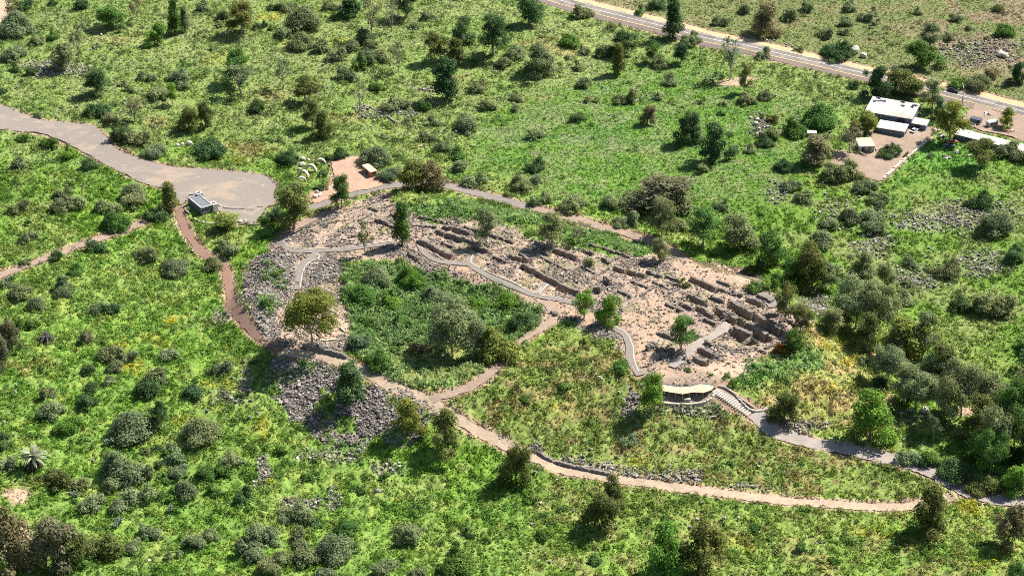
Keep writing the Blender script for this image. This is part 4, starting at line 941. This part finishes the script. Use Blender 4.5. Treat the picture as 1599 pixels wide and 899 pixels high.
def crown_mesh(name, clumps, dens, lsz, seed, **k):
    V, Fq, v = clump_cloud(clumps, dens, lsz, seed, **k); me = np_mesh(name, V, Fq, {'v': v}); me.materials.append(M['leaf']); return me
def wood_mesh(name, base_r, fork, ends, seed, mat, lean=(0, 0), twigs=0):
    rr = random.Random(seed); mb = MB(); fx, fy, fz = lean[0], lean[1], fork
    mb.tube([(0, 0, -.6), (fx*.4+rr.uniform(-.1, .1), fy*.4, fz*.5), (fx, fy, fz)], [base_r*1.25, base_r, base_r*.8], 7)
    for e in ends:
        m = [(fx+e[0])/2+rr.uniform(-.3, .3), (fy+e[1])/2+rr.uniform(-.3, .3), fz+(e[2]-fz)*.55]
        mb.tube([(fx, fy, fz-.1), m, e], [base_r*.55, base_r*.36, base_r*.12], 5, False)
        for t in range(twigs):
            q = [m[i]+(e[i]-m[i])*rr.uniform(0, .9) for i in range(3)]; L = rr.uniform(1.0, 2.4)
            d = Vector((rr.uniform(-1, 1), rr.uniform(-1, 1), rr.uniform(.2, 1.2))).normalized()*L
            mb.tube([q, (q[0]+d.x*.6, q[1]+d.y*.6, q[2]+d.z*.5), (q[0]+d.x, q[1]+d.y, q[2]+d.z)], [base_r*.16, base_r*.1, base_r*.04], 4, False)
    me = mb.mesh(name); me.materials.append(M[mat]); return me
PROTO = {}
def bush_proto(w, h, n, seed, dens=62, lsz=.5):
    """two to four merging domes of unequal height, each a knot of clumps"""
    rr = random.Random(seed); cl = []; ends = []; nd = rr.choice([1, 2, 2, 3, 3, 4]); ph = rr.uniform(0, 6.28)
    for d in range(nd):
        a = ph+6.28*d/nd+rr.uniform(-.5, .5); off = 0 if nd == 1 else w*rr.uniform(.12, .27); R2 = w*(.42 if nd == 1 else rr.uniform(.20, .33)); hd = h*(1 if d == 0 else rr.uniform(.5, .95))
        X_, Y_ = math.cos(a)*off, math.sin(a)*off
        for i in range(max(5, n//nd)):
            b_ = rr.uniform(0, 6.28); q = math.sqrt(rr.random())*R2*1.05; r = R2*rr.uniform(.26, .52)
            z_ = r*.45+(hd-r)*(1-(q/R2)**2*.8)*rr.uniform(.35, 1.05); cl.append((X_+math.cos(b_)*q, Y_+math.sin(b_)*q, z_, r))
        ends.append((X_, Y_, hd*.6)); cl.append((X_, Y_, hd*.42, R2*.75))
    return crown_mesh('foliage', cl, dens, lsz, seed, up=.55, spray=.3), wood_mesh('stem', .12, .4, ends, seed, 'bark')
def tree_proto(kind, w, h, seed):
    rr = random.Random(seed); cl = []; ends = []; R_ = w/2
    if kind == 'euc':
        fork = h*rr.uniform(.22, .32); n = rr.randint(15, 19)
        for i in range(n):
            a = i*2.4+rr.uniform(-.4, .4); t = rr.uniform(0, 1); q = (1-abs(t-.35)*.9)*rr.uniform(.25, 1.0)*R_*.82; r = w*rr.uniform(.13, .22)
            cl.append((math.cos(a)*q, math.sin(a)*q, h*(.24+.66*t), r)); ends.append(cl[-1][:3])
        return crown_mesh('crown', cl, 125, .34, seed, squash=.95, inner=.6, spray=.3), wood_mesh('trunk', .28, fork, ends[:8], seed, 'pale_bark', (rr.uniform(-.6, .6), rr.uniform(-.6, .6)), 1)
    if kind == 'dome':
        lx, ly = rr.uniform(-.12, .12)*w, rr.uniform(-.12, .12)*w
        for i in range(22):
            a = i*2.4+rr.uniform(-.5, .5); t = rr.random(); q = math.sqrt(1-(t*.93)**2)*R_*rr.uniform(.3, .95)*(.8+.35*math.cos(a*2+seed)); r = w*rr.uniform(.09, .21)
            cl.append((math.cos(a)*q+lx*t, math.sin(a)*q+ly*t, h*(.12+.76*t)*rr.uniform(.85, 1.08), r)); ends.append(cl[-1][:3])
        cl.append((0, 0, h*.42, w*.2))
        return crown_mesh('crown', cl, 105, .38, seed, squash=.9, inner=.55, spray=.28), wood_mesh('trunk', .3, h*.2, ends[:9], seed, 'bark')
    if kind == 'tall':
        for i in range(15):
            a = i*2.4; t = (i+rr.random())/15; q = R_*.55*(1-t*.55)*rr.uniform(.4, 1); r = w*rr.uniform(.2, .32)*(1-.35*t)
            cl.append((math.cos(a)*q, math.sin(a)*q, h*(.13+.78*t), r)); ends.append(cl[-1][:3])
        return crown_mesh('crown', cl, 120, .4, seed, squash=1.1, inner=.45), wood_mesh('trunk', .3, h*.2, ends[::2], seed, 'bark')
    if kind == 'airy':
        for i in range(9):
            a = i*2.4+rr.uniform(-.3, .3); t = rr.uniform(0, 1); q = rr.uniform(.3, .9)*R_*.8; r = w*rr.uniform(.13, .2)
            cl.append((math.cos(a)*q, math.sin(a)*q, h*(.42+.5*t), r)); ends.append(cl[-1][:3])
        return crown_mesh('crown', cl, 48, .38, seed, squash=.95, inner=.8), wood_mesh('trunk', .2, h*.25, ends, seed, 'pale_bark', (rr.uniform(-.5, .5), 0), 4)
    if kind == 'bare':
        for i in range(9):
            a = i*2.4; t = rr.uniform(0, 1); q = rr.uniform(.3, 1)*R_*.8
            cl.append((math.cos(a)*q, math.sin(a)*q, h*(.45+.5*t), w*.15)); ends.append(cl[-1][:3])
        return crown_mesh('crown', cl, 14, .26, seed, inner=.9), wood_mesh('trunk', .2, h*.22, ends, seed, 'pale_bark', (0, 0), 9)
    if kind == 'olive':
        for i in range(18):
            a = i*2.4; t = rr.random(); q = math.sqrt(1-(t*.8)**2)*R_*rr.uniform(.35, .85); r = w*rr.uniform(.13, .19)
            cl.append((math.cos(a)*q, math.sin(a)*q, h*(.42+.46*t), r)); ends.append(cl[-1][:3])
        return crown_mesh('crown', cl, 115, .37, seed, squash=.8, inner=.5), wood_mesh('trunk', .28, h*.25, ends[:9], seed, 'pale_bark', (rr.uniform(-.4, .4), 0), 1)
REF = {'euc': (10, 14), 'dome': (11, 10), 'tall': (8, 15), 'airy': (8, 11), 'bare': (8, 10), 'olive': (14, 12)}
for k_, (w_, h_) in REF.items():
    PROTO[k_] = [tree_proto(k_, w_, h_, 300+i*7+len(k_)) for i in range(5 if k_ in ('euc', 'dome') else 4)]
BREF = {'s': (4.2, 2.7, 12), 'm': (7.0, 4.3, 20), 'l': (11.0, 6.2, 32)}
for k_, (w_, h_, n_) in BREF.items():
    PROTO[k_] = [bush_proto(w_, h_, n_, 500+i*3+n_, {'s': 150, 'm': 115, 'l': 105}[k_], {'s': .30, 'm': .35, 'l': .38}[k_]) for i in range(10)]
TINT = {'e': ('grey-olive', (.22,.26,.12)), 'g': ('grey-green', (.188,.225,.108)), 'd': ('dark green', (.078,.130,.052)), 'n': ('green', (.10,.180,.045)), 'b': ('bright green', (.14,.25,.045)),
 'o': ('olive green', (.145,.165,.055)), 'y': ('yellow-green', (.20,.225,.055)), 'r': ('brownish', (.185,.172,.095)), 'p': ('pale green', (.17,.23,.12)), 'x': ('orange-brown', (.24,.12,.035))}
rt = random.Random(77)
def tint(t):
    c = TINT[t][1]; f = rt.uniform(.95, 1.38); g = rt.uniform(-.08, .08)
    return (c[0]*f*(1+g), c[1]*f, c[2]*f*(1-g), 1)
proto_obj = {}
def place(kind, vi, parts, loc, rz, sc, colr, name):
    """root empty plus a copy of every part"""
    root = empty(name, loc, rz); root.scale = sc
    key = (kind, vi)
    if key not in proto_obj:
        proto_obj[key] = (bpy.data.objects.new(parts[0].name.split('.')[0], parts[0]), bpy.data.objects.new(parts[1].name.split('.')[0], parts[1]))
        new = proto_obj[key]
    else: new = [q.copy() for q in proto_obj[key]]
    for q in new:
        C.objects.link(q); q.parent = root; q.color = colr
    return root
def bush(cx, cy, wpx, t):
    x0, y0, z0 = gp(cx, cy); s = float(px_per_m(x0, y0, z0)); D = wpx/s*1.18
    k = 's' if D < 6 else 'm' if D < 10 else 'l'; W_, H_, _ = BREF[k]
    hh = H_*D/W_*rt.uniform(.9, 1.1); x0, y0, z0 = gp(cx, cy+hh*.5*.87*s)
    vi = rt.randrange(10); sc = (D/W_, D/W_*rt.uniform(.85, 1.1), hh/H_)
    r = place(k, vi, PROTO[k][vi], (x0, y0, z0-.15), rt.uniform(0, 6.28), sc, tint(t), 'bush')
    tag(r, None, 'bush', 'bushes scattered over the site'); size = 'small' if D < 5.4 else 'large' if D > 9.5 else 'medium'
    later(r, f'{size} {TINT[t][0]} bush', cx, cy)
NAMES = {'euc': ('broadleaf_tree', 'open-crowned'), 'dome': ('dense_tree', 'dense round'), 'tall': ('upright_tree', 'narrow upright'), 'airy': ('slender_tree', 'thin airy'), 'bare': ('bare_tree', 'nearly leafless'), 'olive': ('spreading_tree', 'spreading')}
def tree(kind, cx, top, base, wpx, t, label=None):
    yb = base-(.16*wpx if kind in ('dome', 'tall') else 0)
    x0, y0, z0 = gp(cx, yb); s = float(px_per_m(x0, y0, z0)); D = wpx/s; W_, H_ = REF[kind]
    hh = max((yb-top)/s/.87-.14*D, D*.55); vi = rt.randrange(len(PROTO[kind]))
    sx = D/W_*1.16
    r = place(kind, vi, PROTO[kind][vi], (x0, y0, z0-.1), rt.uniform(0, 6.28), (sx, sx, hh/H_), tint(t), NAMES[kind][0])
    tag(r, label, 'tree', 'trees across the site')
    if not label: later(r, f'{NAMES[kind][1]} {TINT[t][0]} tree', cx, (top+base)/2)
BUSHES = """38,6,26,d;25,38,45,g;5,50,22,d;84,2,18,d;127,5,28,d;318,8,26,g;348,22,26,g;345,35,18,g;60,61,24,g;82,55,20,n;25,80,36,g;25,104,22,d;52,108,24,d;150,70,14,g;192,128,18,g;203,137,20,g;228,118,26,g;247,142,32,g;283,115,36,g;287,130,22,g;404,161,34,d;150,170,34,d;173,180,30,g;190,207,38,d;214,210,42,g;240,232,36,g;328,228,46,d;78,220,32,n;107,237,28,b;30,252,24,g;139,256,22,d;100,297,28,g;37,213,24,n;60,177,18,g;210,298,32,g;332,73,14,g;5,140,18,d
430,8,24,d;450,10,24,g;475,30,48,g;443,47,28,g;408,37,20,d;423,42,12,n;470,64,32,g;503,70,30,g;527,82,32,g;548,71,26,g;567,57,30,d;580,68,26,g;597,85,32,g;515,8,24,g;563,99,30,n;573,88,34,g;543,113,32,g;587,133,22,n;667,22,24,g;610,163,32,g;633,160,28,g;663,163,26,n;747,133,28,g;762,163,24,g;787,97,22,g;797,88,14,g;730,193,36,g;677,188,24,g;670,212,26,g;693,227,28,g;715,237,30,n;717,257,30,g;743,277,34,g;600,212,14,g;450,243,36,d;532,238,26,d;515,243,20,d;587,243,44,g;607,268,36,p;648,38,14,g;505,270,16,d;500,290,20,d
905,15,36,g;1080,58,34,g;1027,5,26,d;1000,15,20,n;953,38,16,g;1162,12,24,g;1125,31,24,g;945,78,30,d;913,77,22,g;888,63,26,n;885,87,12,g;903,101,20,g;805,80,26,g;1030,96,24,g;1193,82,26,g;1122,115,18,d;1105,125,18,g;1047,122,28,g;913,128,22,g;925,153,20,r;982,150,34,g;1027,150,18,g;903,180,24,d;838,207,24,g;837,254,32,d;812,283,36,g;838,279,20,g;1098,257,28,g;1142,233,22,g;1128,160,16,g;1128,175,14,n;1172,230,22,g;1193,217,28,d;1195,147,22,g;1195,180,16,o;1167,153,26,g;1097,155,16,n;807,152,20,g;805,167,18,g
1260,10,20,d;1233,20,30,g;1327,8,24,g;1352,23,24,g;1365,17,20,g;1368,33,18,g;1320,33,20,g;1290,51,28,g;1318,48,20,g;1433,17,18,g;1308,75,50,d;1248,74,16,g;1494,27,20,g;1558,12,18,g;1512,42,14,g;1567,47,28,n;1480,55,20,g;1502,70,14,g;1542,57,12,g;1522,125,42,g;1493,128,26,n;1550,110,30,r;1275,115,14,g;1333,132,22,d;1240,197,40,n;1280,180,44,n;1223,257,24,d;1317,262,50,g;1233,287,28,g;1348,287,34,g;1567,230,40,g;1592,240,30,g;1207,183,20,o;1207,207,24,g;1387,233,36,d;1415,240,14,g;1455,240,16,g
28,320,34,g;95,320,30,g;118,312,34,g;93,303,20,g;167,321,36,g;180,345,38,n;210,308,36,g;242,332,34,d;47,367,28,g;65,323,14,g;43,345,14,n;152,382,32,d;90,398,22,d;40,407,22,d;120,418,26,n;102,443,40,g;228,395,42,g;275,412,42,g;332,412,28,g;357,383,42,g;15,443,24,g;33,453,30,g;58,473,26,g;40,503,30,n;150,480,26,g;173,478,28,d;133,523,30,r;170,547,36,g;200,552,28,g;182,570,26,g;262,550,28,g;247,583,36,g;138,575,26,d;172,590,24,g;230,593,22,g;348,572,40,g;397,563,16,d
433,333,28,d;413,340,24,n;775,533,72,y;818,497,50,d;640,430,46,b;590,432,40,p;560,460,44,n;610,470,40,b;680,458,40,p;740,470,40,b;790,470,34,b;570,500,34,n;560,530,40,p;630,500,34,n;655,540,30,r;590,560,36,n;735,455,26,n;434,425,22,n;420,470,20,n;440,440,18,n
897,313,42,g;833,313,22,g;853,307,24,g;952,315,26,g;983,341,38,g;1060,350,26,g;1125,318,26,g;1177,445,26,n;1173,417,30,d;920,407,24,g;1068,440,22,o;968,570,30,n
1257,305,30,g;1370,307,32,g;1327,337,32,g;1295,345,26,g;1363,330,40,g;1367,352,36,g;1530,310,40,d;1553,348,48,g;1587,392,40,d;1423,408,28,g;1480,417,42,g;1283,373,36,g;1420,440,20,g;1413,463,32,g;1550,467,60,g;1500,473,34,d;1533,480,34,g;1240,525,30,n;1218,543,24,x;1145,340,20,n;1220,430,24,n;1205,445,26,n
73,610,34,g;82,638,36,g;107,658,44,b;135,622,34,d;143,603,26,d;230,605,36,d;302,610,30,d;207,665,62,g;313,672,52,g;5,685,34,d;12,722,36,g;88,745,52,o;125,750,34,g;190,725,66,g;178,750,40,g;225,735,42,g;220,765,44,g;273,703,38,g;250,720,26,d;277,733,28,g;257,745,26,n;143,781,40,g;185,788,32,g;265,766,36,n;290,764,36,g;337,733,46,n;360,715,38,g;335,763,28,n;383,770,38,d;237,827,34,g;320,837,46,g;385,850,44,g;272,863,26,g;227,700,22,g;207,850,30,g;377,617,18,d;247,697,18,d;165,845,56,o;125,870,40,n
463,795,50,g;415,830,46,g;465,838,42,g;433,875,52,g;477,868,38,g;523,855,52,g;540,822,34,n;632,830,54,g;603,880,44,g;508,895,40,g;492,815,22,d;658,797,16,d;400,865,30,g;710,872,60,n;650,893,30,g;545,850,30,d
982,683,30,g;1420,710,38,p;1450,714,30,n;1490,730,52,d;1533,753,46,o;1580,705,46,n;1397,560,22,n;1375,590,26,d;1350,560,24,g;1470,640,30,g;1110,583,10,n;1135,585,12,n;1145,597,16,n;1075,575,12,n;650,790,18,d;730,830,24,d;760,840,20,n;850,830,22,n;880,790,20,d;930,870,26,n;560,760,24,n;600,740,20,n;480,740,24,n;440,700,22,n;1180,820,24,n;1250,850,26,n;1300,870,22,n;1140,720,20,n;1000,650,22,n;880,600,24,n;820,620,22,n"""
for row in BUSHES.replace('\n', ';').split(';'):
    a, b_, c_, t = row.split(','); bush(float(a), float(b_), float(c_), t)
TREES = """dome,177,3,52,46,n;airy,213,-6,36,28,r;dome,247,35,75,34,b;tall,273,-4,58,26,n;tall,289,8,53,20,g;euc,377,-4,53,50,o;airy,123,33,93,32,g;dome,97,62,115,44,g;euc,152,100,148,42,d;euc,270,130,165,20,b;euc,370,70,130,46,n;airy,377,95,148,50,g;airy,210,150,190,42,r;dome,295,160,210,36,o;dome,322,156,205,30,o;tall,266,280,335,32,o;airy,22,-5,40,32,r
dome,547,-14,32,52,d;airy,582,-5,60,36,r;bare,612,0,50,34,r;euc,635,-24,28,44,d;airy,622,62,113,26,g;airy,443,88,138,34,p;euc,478,118,160,42,o;euc,487,148,200,36,o;dome,503,170,222,38,o;bare,562,120,175,32,r;euc,680,45,98,38,o;euc,722,25,90,38,d;tall,712,55,108,36,o;euc,770,20,88,52,d;tall,698,85,165,50,d;airy,638,170,215,24,g;dome,643,243,308,50,o;dome,678,246,308,46,r;euc,533,265,325,36,n
dome,826,-10,46,46,d;tall,1051,-4,65,36,d;dome,1193,0,62,50,r;euc,975,43,88,42,d;tall,965,66,120,26,o;dome,845,65,124,54,g;euc,1020,64,98,28,n;euc,1063,62,100,28,d;airy,1140,56,125,38,p;euc,1163,100,145,24,o;dome,1011,160,198,26,r;dome,1070,168,230,40,d;tall,1086,178,225,26,g;dome,1117,186,260,54,d;dome,1030,262,338,104,r
euc,1452,34,75,36,g;dome,1440,60,112,52,n;dome,1367,100,162,46,d;dome,1397,100,150,50,o;dome,1427,113,158,50,o;euc,1455,120,172,38,e;dome,1587,95,135,32,d;dome,1357,168,210,38,y;dome,1334,184,218,34,o;airy,1327,195,240,42,r;dome,1273,203,264,62,r;euc,1483,155,222,50,y;tall,1466,150,190,24,p;dome,1573,168,204,28,y;euc,1528,211,262,50,o
dome,350,326,364,46,y;euc,460,276,357,64,o;airy,570,343,398,30,o;tall,628,308,388,34,n;euc,760,323,382,38,g;olive,706,465,556,84,e;euc,740,490,560,50,g;olive,488,446,541,78,y;dome,545,555,634,64,d;euc,862,328,385,46,g;airy,905,343,380,36,r;euc,1033,305,372,48,g;dome,1030,368,414,32,g;euc,1098,320,386,52,n;dome,1155,330,400,58,e;dome,1205,353,425,48,n;euc,912,449,497,36,b;dome,950,452,512,40,b;euc,1064,488,546,44,n;euc,1018,570,644,42,b
dome,1267,366,464,62,o;dome,1343,388,440,42,g;olive,1335,422,515,70,e;olive,1365,430,530,60,e;dome,1410,485,575,76,y;euc,1440,480,560,42,e;dome,1450,540,615,56,e;olive,1430,570,640,60,e;euc,1226,438,502,38,o;olive,1500,555,655,70,e;euc,1540,570,665,56,e;olive,1582,590,705,72,n;dome,20,488,556,36,r;dome,0,500,590,40,r
euc,251,616,672,30,d;dome,20,774,912,92,r;dome,84,784,900,88,r;dome,122,806,895,60,o;dome,640,616,684,54,y;dome,700,636,714,54,o;dome,805,678,762,54,o;dome,940,752,832,62,o;dome,956,735,800,36,o;dome,1042,805,905,70,b;dome,1090,800,905,76,o;dome,1224,601,664,48,o;dome,1358,602,700,72,b;dome,1533,660,732,66,b;airy,1457,640,688,26,g;dome,1590,715,775,50,b;dome,1452,748,840,72,o;dome,1573,772,862,62,r;dome,1660,505,600,120,d;euc,1300,472,520,40,e;dome,1590,870,925,40,n
dome,1242,508,556,34,n;euc,1250,470,520,34,o;euc,1318,455,512,44,e;euc,1352,475,548,46,o;olive,1385,530,600,50,e;euc,1412,560,628,48,e;euc,1470,530,610,50,o;olive,1480,580,668,56,e;euc,1525,600,690,50,o;olive,1560,620,718,60,e;euc,1600,560,660,60,e;euc,1398,500,565,40,e;dome,1385,405,455,34,e;euc,1290,400,455,40,g;euc,1235,395,450,40,n;dome,1620,640,740,70,n;olive,1545,660,740,50,n;dome,1645,560,640,80,d;dome,1640,470,560,90,d"""
SPECIAL = {('dome',1030,266): 'largest round tree, brown-topped, beside the smooth green field', ('tall',1051,-4): 'tall dark green tree at the near edge of the highway',
 ('bare',562,120): 'dead brown leafless tree above the broken field wall', ('dome',20,774): 'big grey-brown tree in the bottom-left photo corner', ('dome',84,784): 'big russet-brown tree just right of the bottom-left corner',
 ('dome',1358,602): 'big bright green tree casting shade beyond the grey path', ('olive',488,446): 'spreading yellow-green tree left of the stone circle', ('tall',266,280): 'upright tree at the farm track fork left of the kiosk',
 ('dome',1357,168): 'round yellow-green tree at the left corner of the barn', ('tall',698,85): 'tall dark tree with full crown above the smooth meadow centre',
 ('euc',912,449): 'left one of the twin bright green trees on the mound', ('dome',950,452): 'right one of the twin bright green trees on the mound', ('dome',350,326): 'round yellow-green tree in front of the kiosk',
 ('dome',1042,805): 'bright green tree at the bottom edge below the dirt path', ('dome',940,752): 'tall olive tree leaning over the long dirt path, casting a long shadow'}
for row in TREES.replace('\n', ';').split(';'):
    k_, a, t0, b_, wd, t = row.split(','); tree(k_, float(a), float(t0), float(b_), float(wd), t, SPECIAL.get((k_, int(a), int(t0))))
# palm, rosette palm, prickly pears
def fronds(n, L, droop, wd, seed, z0=0, elev=(.1, 1.2), seg=5):
    rr = random.Random(seed); mb = MB()
    for i in range(n):
        a = i*2.4+rr.uniform(-.2, .2); e = rr.uniform(*elev); l = L*rr.uniform(.8, 1.1); pts = []
        for k in range(seg+1):
            t = k/seg; r_ = l*t*math.cos(e*(1-.3*t)); z_ = z0+l*t*math.sin(e)-droop*l*t*t; pts.append((math.cos(a)*r_, math.sin(a)*r_, z_))
        V = []; 
        for k, p in enumerate(pts):
            t = k/seg; ww = wd*math.sin(math.pi*min(1, .12+t*.85))
            V += [(p[0]-math.sin(a)*ww, p[1]+math.cos(a)*ww, p[2]-ww*.35), (p[0], p[1], p[2]+.02), (p[0]+math.sin(a)*ww, p[1]-math.cos(a)*ww, p[2]-ww*.35)]
        fs = []
        for k in range(seg): fs += [(k*3, k*3+1, k*3+4, k*3+3), (k*3+1, k*3+2, k*3+5, k*3+4)]
        mb.add(V, fs)
    return mb
def setv(me, v=1.0):
    at = me.attributes.new('v', 'FLOAT', 'POINT'); at.data.foreach_set('value', np.random.RandomState(3).uniform(.7, 1.3, len(me.vertices)).astype(np.float32)); me.materials.append(M['leaf']); return me
g_ = gp(53, 732); pr = empty('palm_tree', g_); tag(pr, 'palm tree with pale yellow-green fan of fronds and shaggy dark skirt', 'palm')
mb = MB(); mb.tube([(0, 0, -.5), (.1, 0, 2), (0, 0, 4.2)], [.45, .4, .45], 9); link('trunk', mb.mesh('trunk'), M['bark'], pr)
o = link('crown', setv(fronds(48, 5.4, .42, .42, 5, 4.3, (.05, 1.35)).mesh('crown')), None, pr); o.color = (.42,.44,.30,1)
o = link('dead_fronds', setv(fronds(34, 3.6, .75, .30, 6, 3.8, (-.7, .0)).mesh('dead_fronds')), None, pr); o.color = (.10,.09,.07,1)
g_ = gp(72, 532); pr = empty('rosette_palm', g_); tag(pr, 'spiky grey rosette palm standing alone in the lower left meadow', 'palm')
mb = MB(); mb.tube([(0, 0, -.4), (0, 0, 1.2)], [.35, .3], 8); link('trunk', mb.mesh('trunk'), M['bark'], pr)
o = link('crown', setv(fronds(44, 3.9, .55, .26, 9, 1.3, (-.1, 1.3)).mesh('crown')), None, pr); o.color = (.17,.16,.155,1)
def cactus_mesh(seed):
    rr = random.Random(seed); mb = MB()
    def pad(c, d, s, lvl):
        a = rr.uniform(0, 3.14); n = 8; t = .06
        side = Vector((math.cos(a), math.sin(a), 0)); d = Vector(d).normalized(); nn = d.cross(side).normalized(); V = []
        ce = Vector(c)+d*s*.5
        for sg in (-1, 1):
            for k in range(n):
                q = 2*math.pi*k/n; V.append(ce+d*math.sin(q)*s*.5+side*math.cos(q)*s*.38+nn*t*sg)
        mb.add(V, [tuple(range(n))[::-1], tuple(range(n, 2*n))]+[(k, (k+1) % n, n+(k+1) % n, n+k) for k in range(n)])
        if lvl < 3:
            for _ in range(rr.randint(1, 3)): pad(Vector(c)+d*s*.9+side*rr.uniform(-.25, .25)*s, d+Vector((rr.uniform(-.7, .7), rr.uniform(-.7, .7), rr.uniform(0, .4))), s*rr.uniform(.75, .95), lvl+1)
    for _ in range(7): pad((rr.uniform(-.22, .22), rr.uniform(-.22, .22), -.1), (rr.uniform(-.4, .4), rr.uniform(-.4, .4), 1), rr.uniform(.6, .85), 0)
    me = mb.mesh('prickly_pear'); return setv(me)
cm = [cactus_mesh(i) for i in range(3)]
for i, (a, b_) in enumerate([(181,822),(168,694),(290,850),(267,798),(118,775),(288,733),(175,690),(14,440),(420,338),(428,332),(300,845),(186,816)]):
    g_ = gp(a, b_+3); o = link('prickly_pear', cm[i % 3], None, None, g_, i*1.1); o.scale = (1.2,)*3; o.color = (.30,.36,.24,1); tag(o, None, 'cactus', 'prickly pears'); later(o, 'pale green prickly pear cactus', a, b_)
flush_labels()
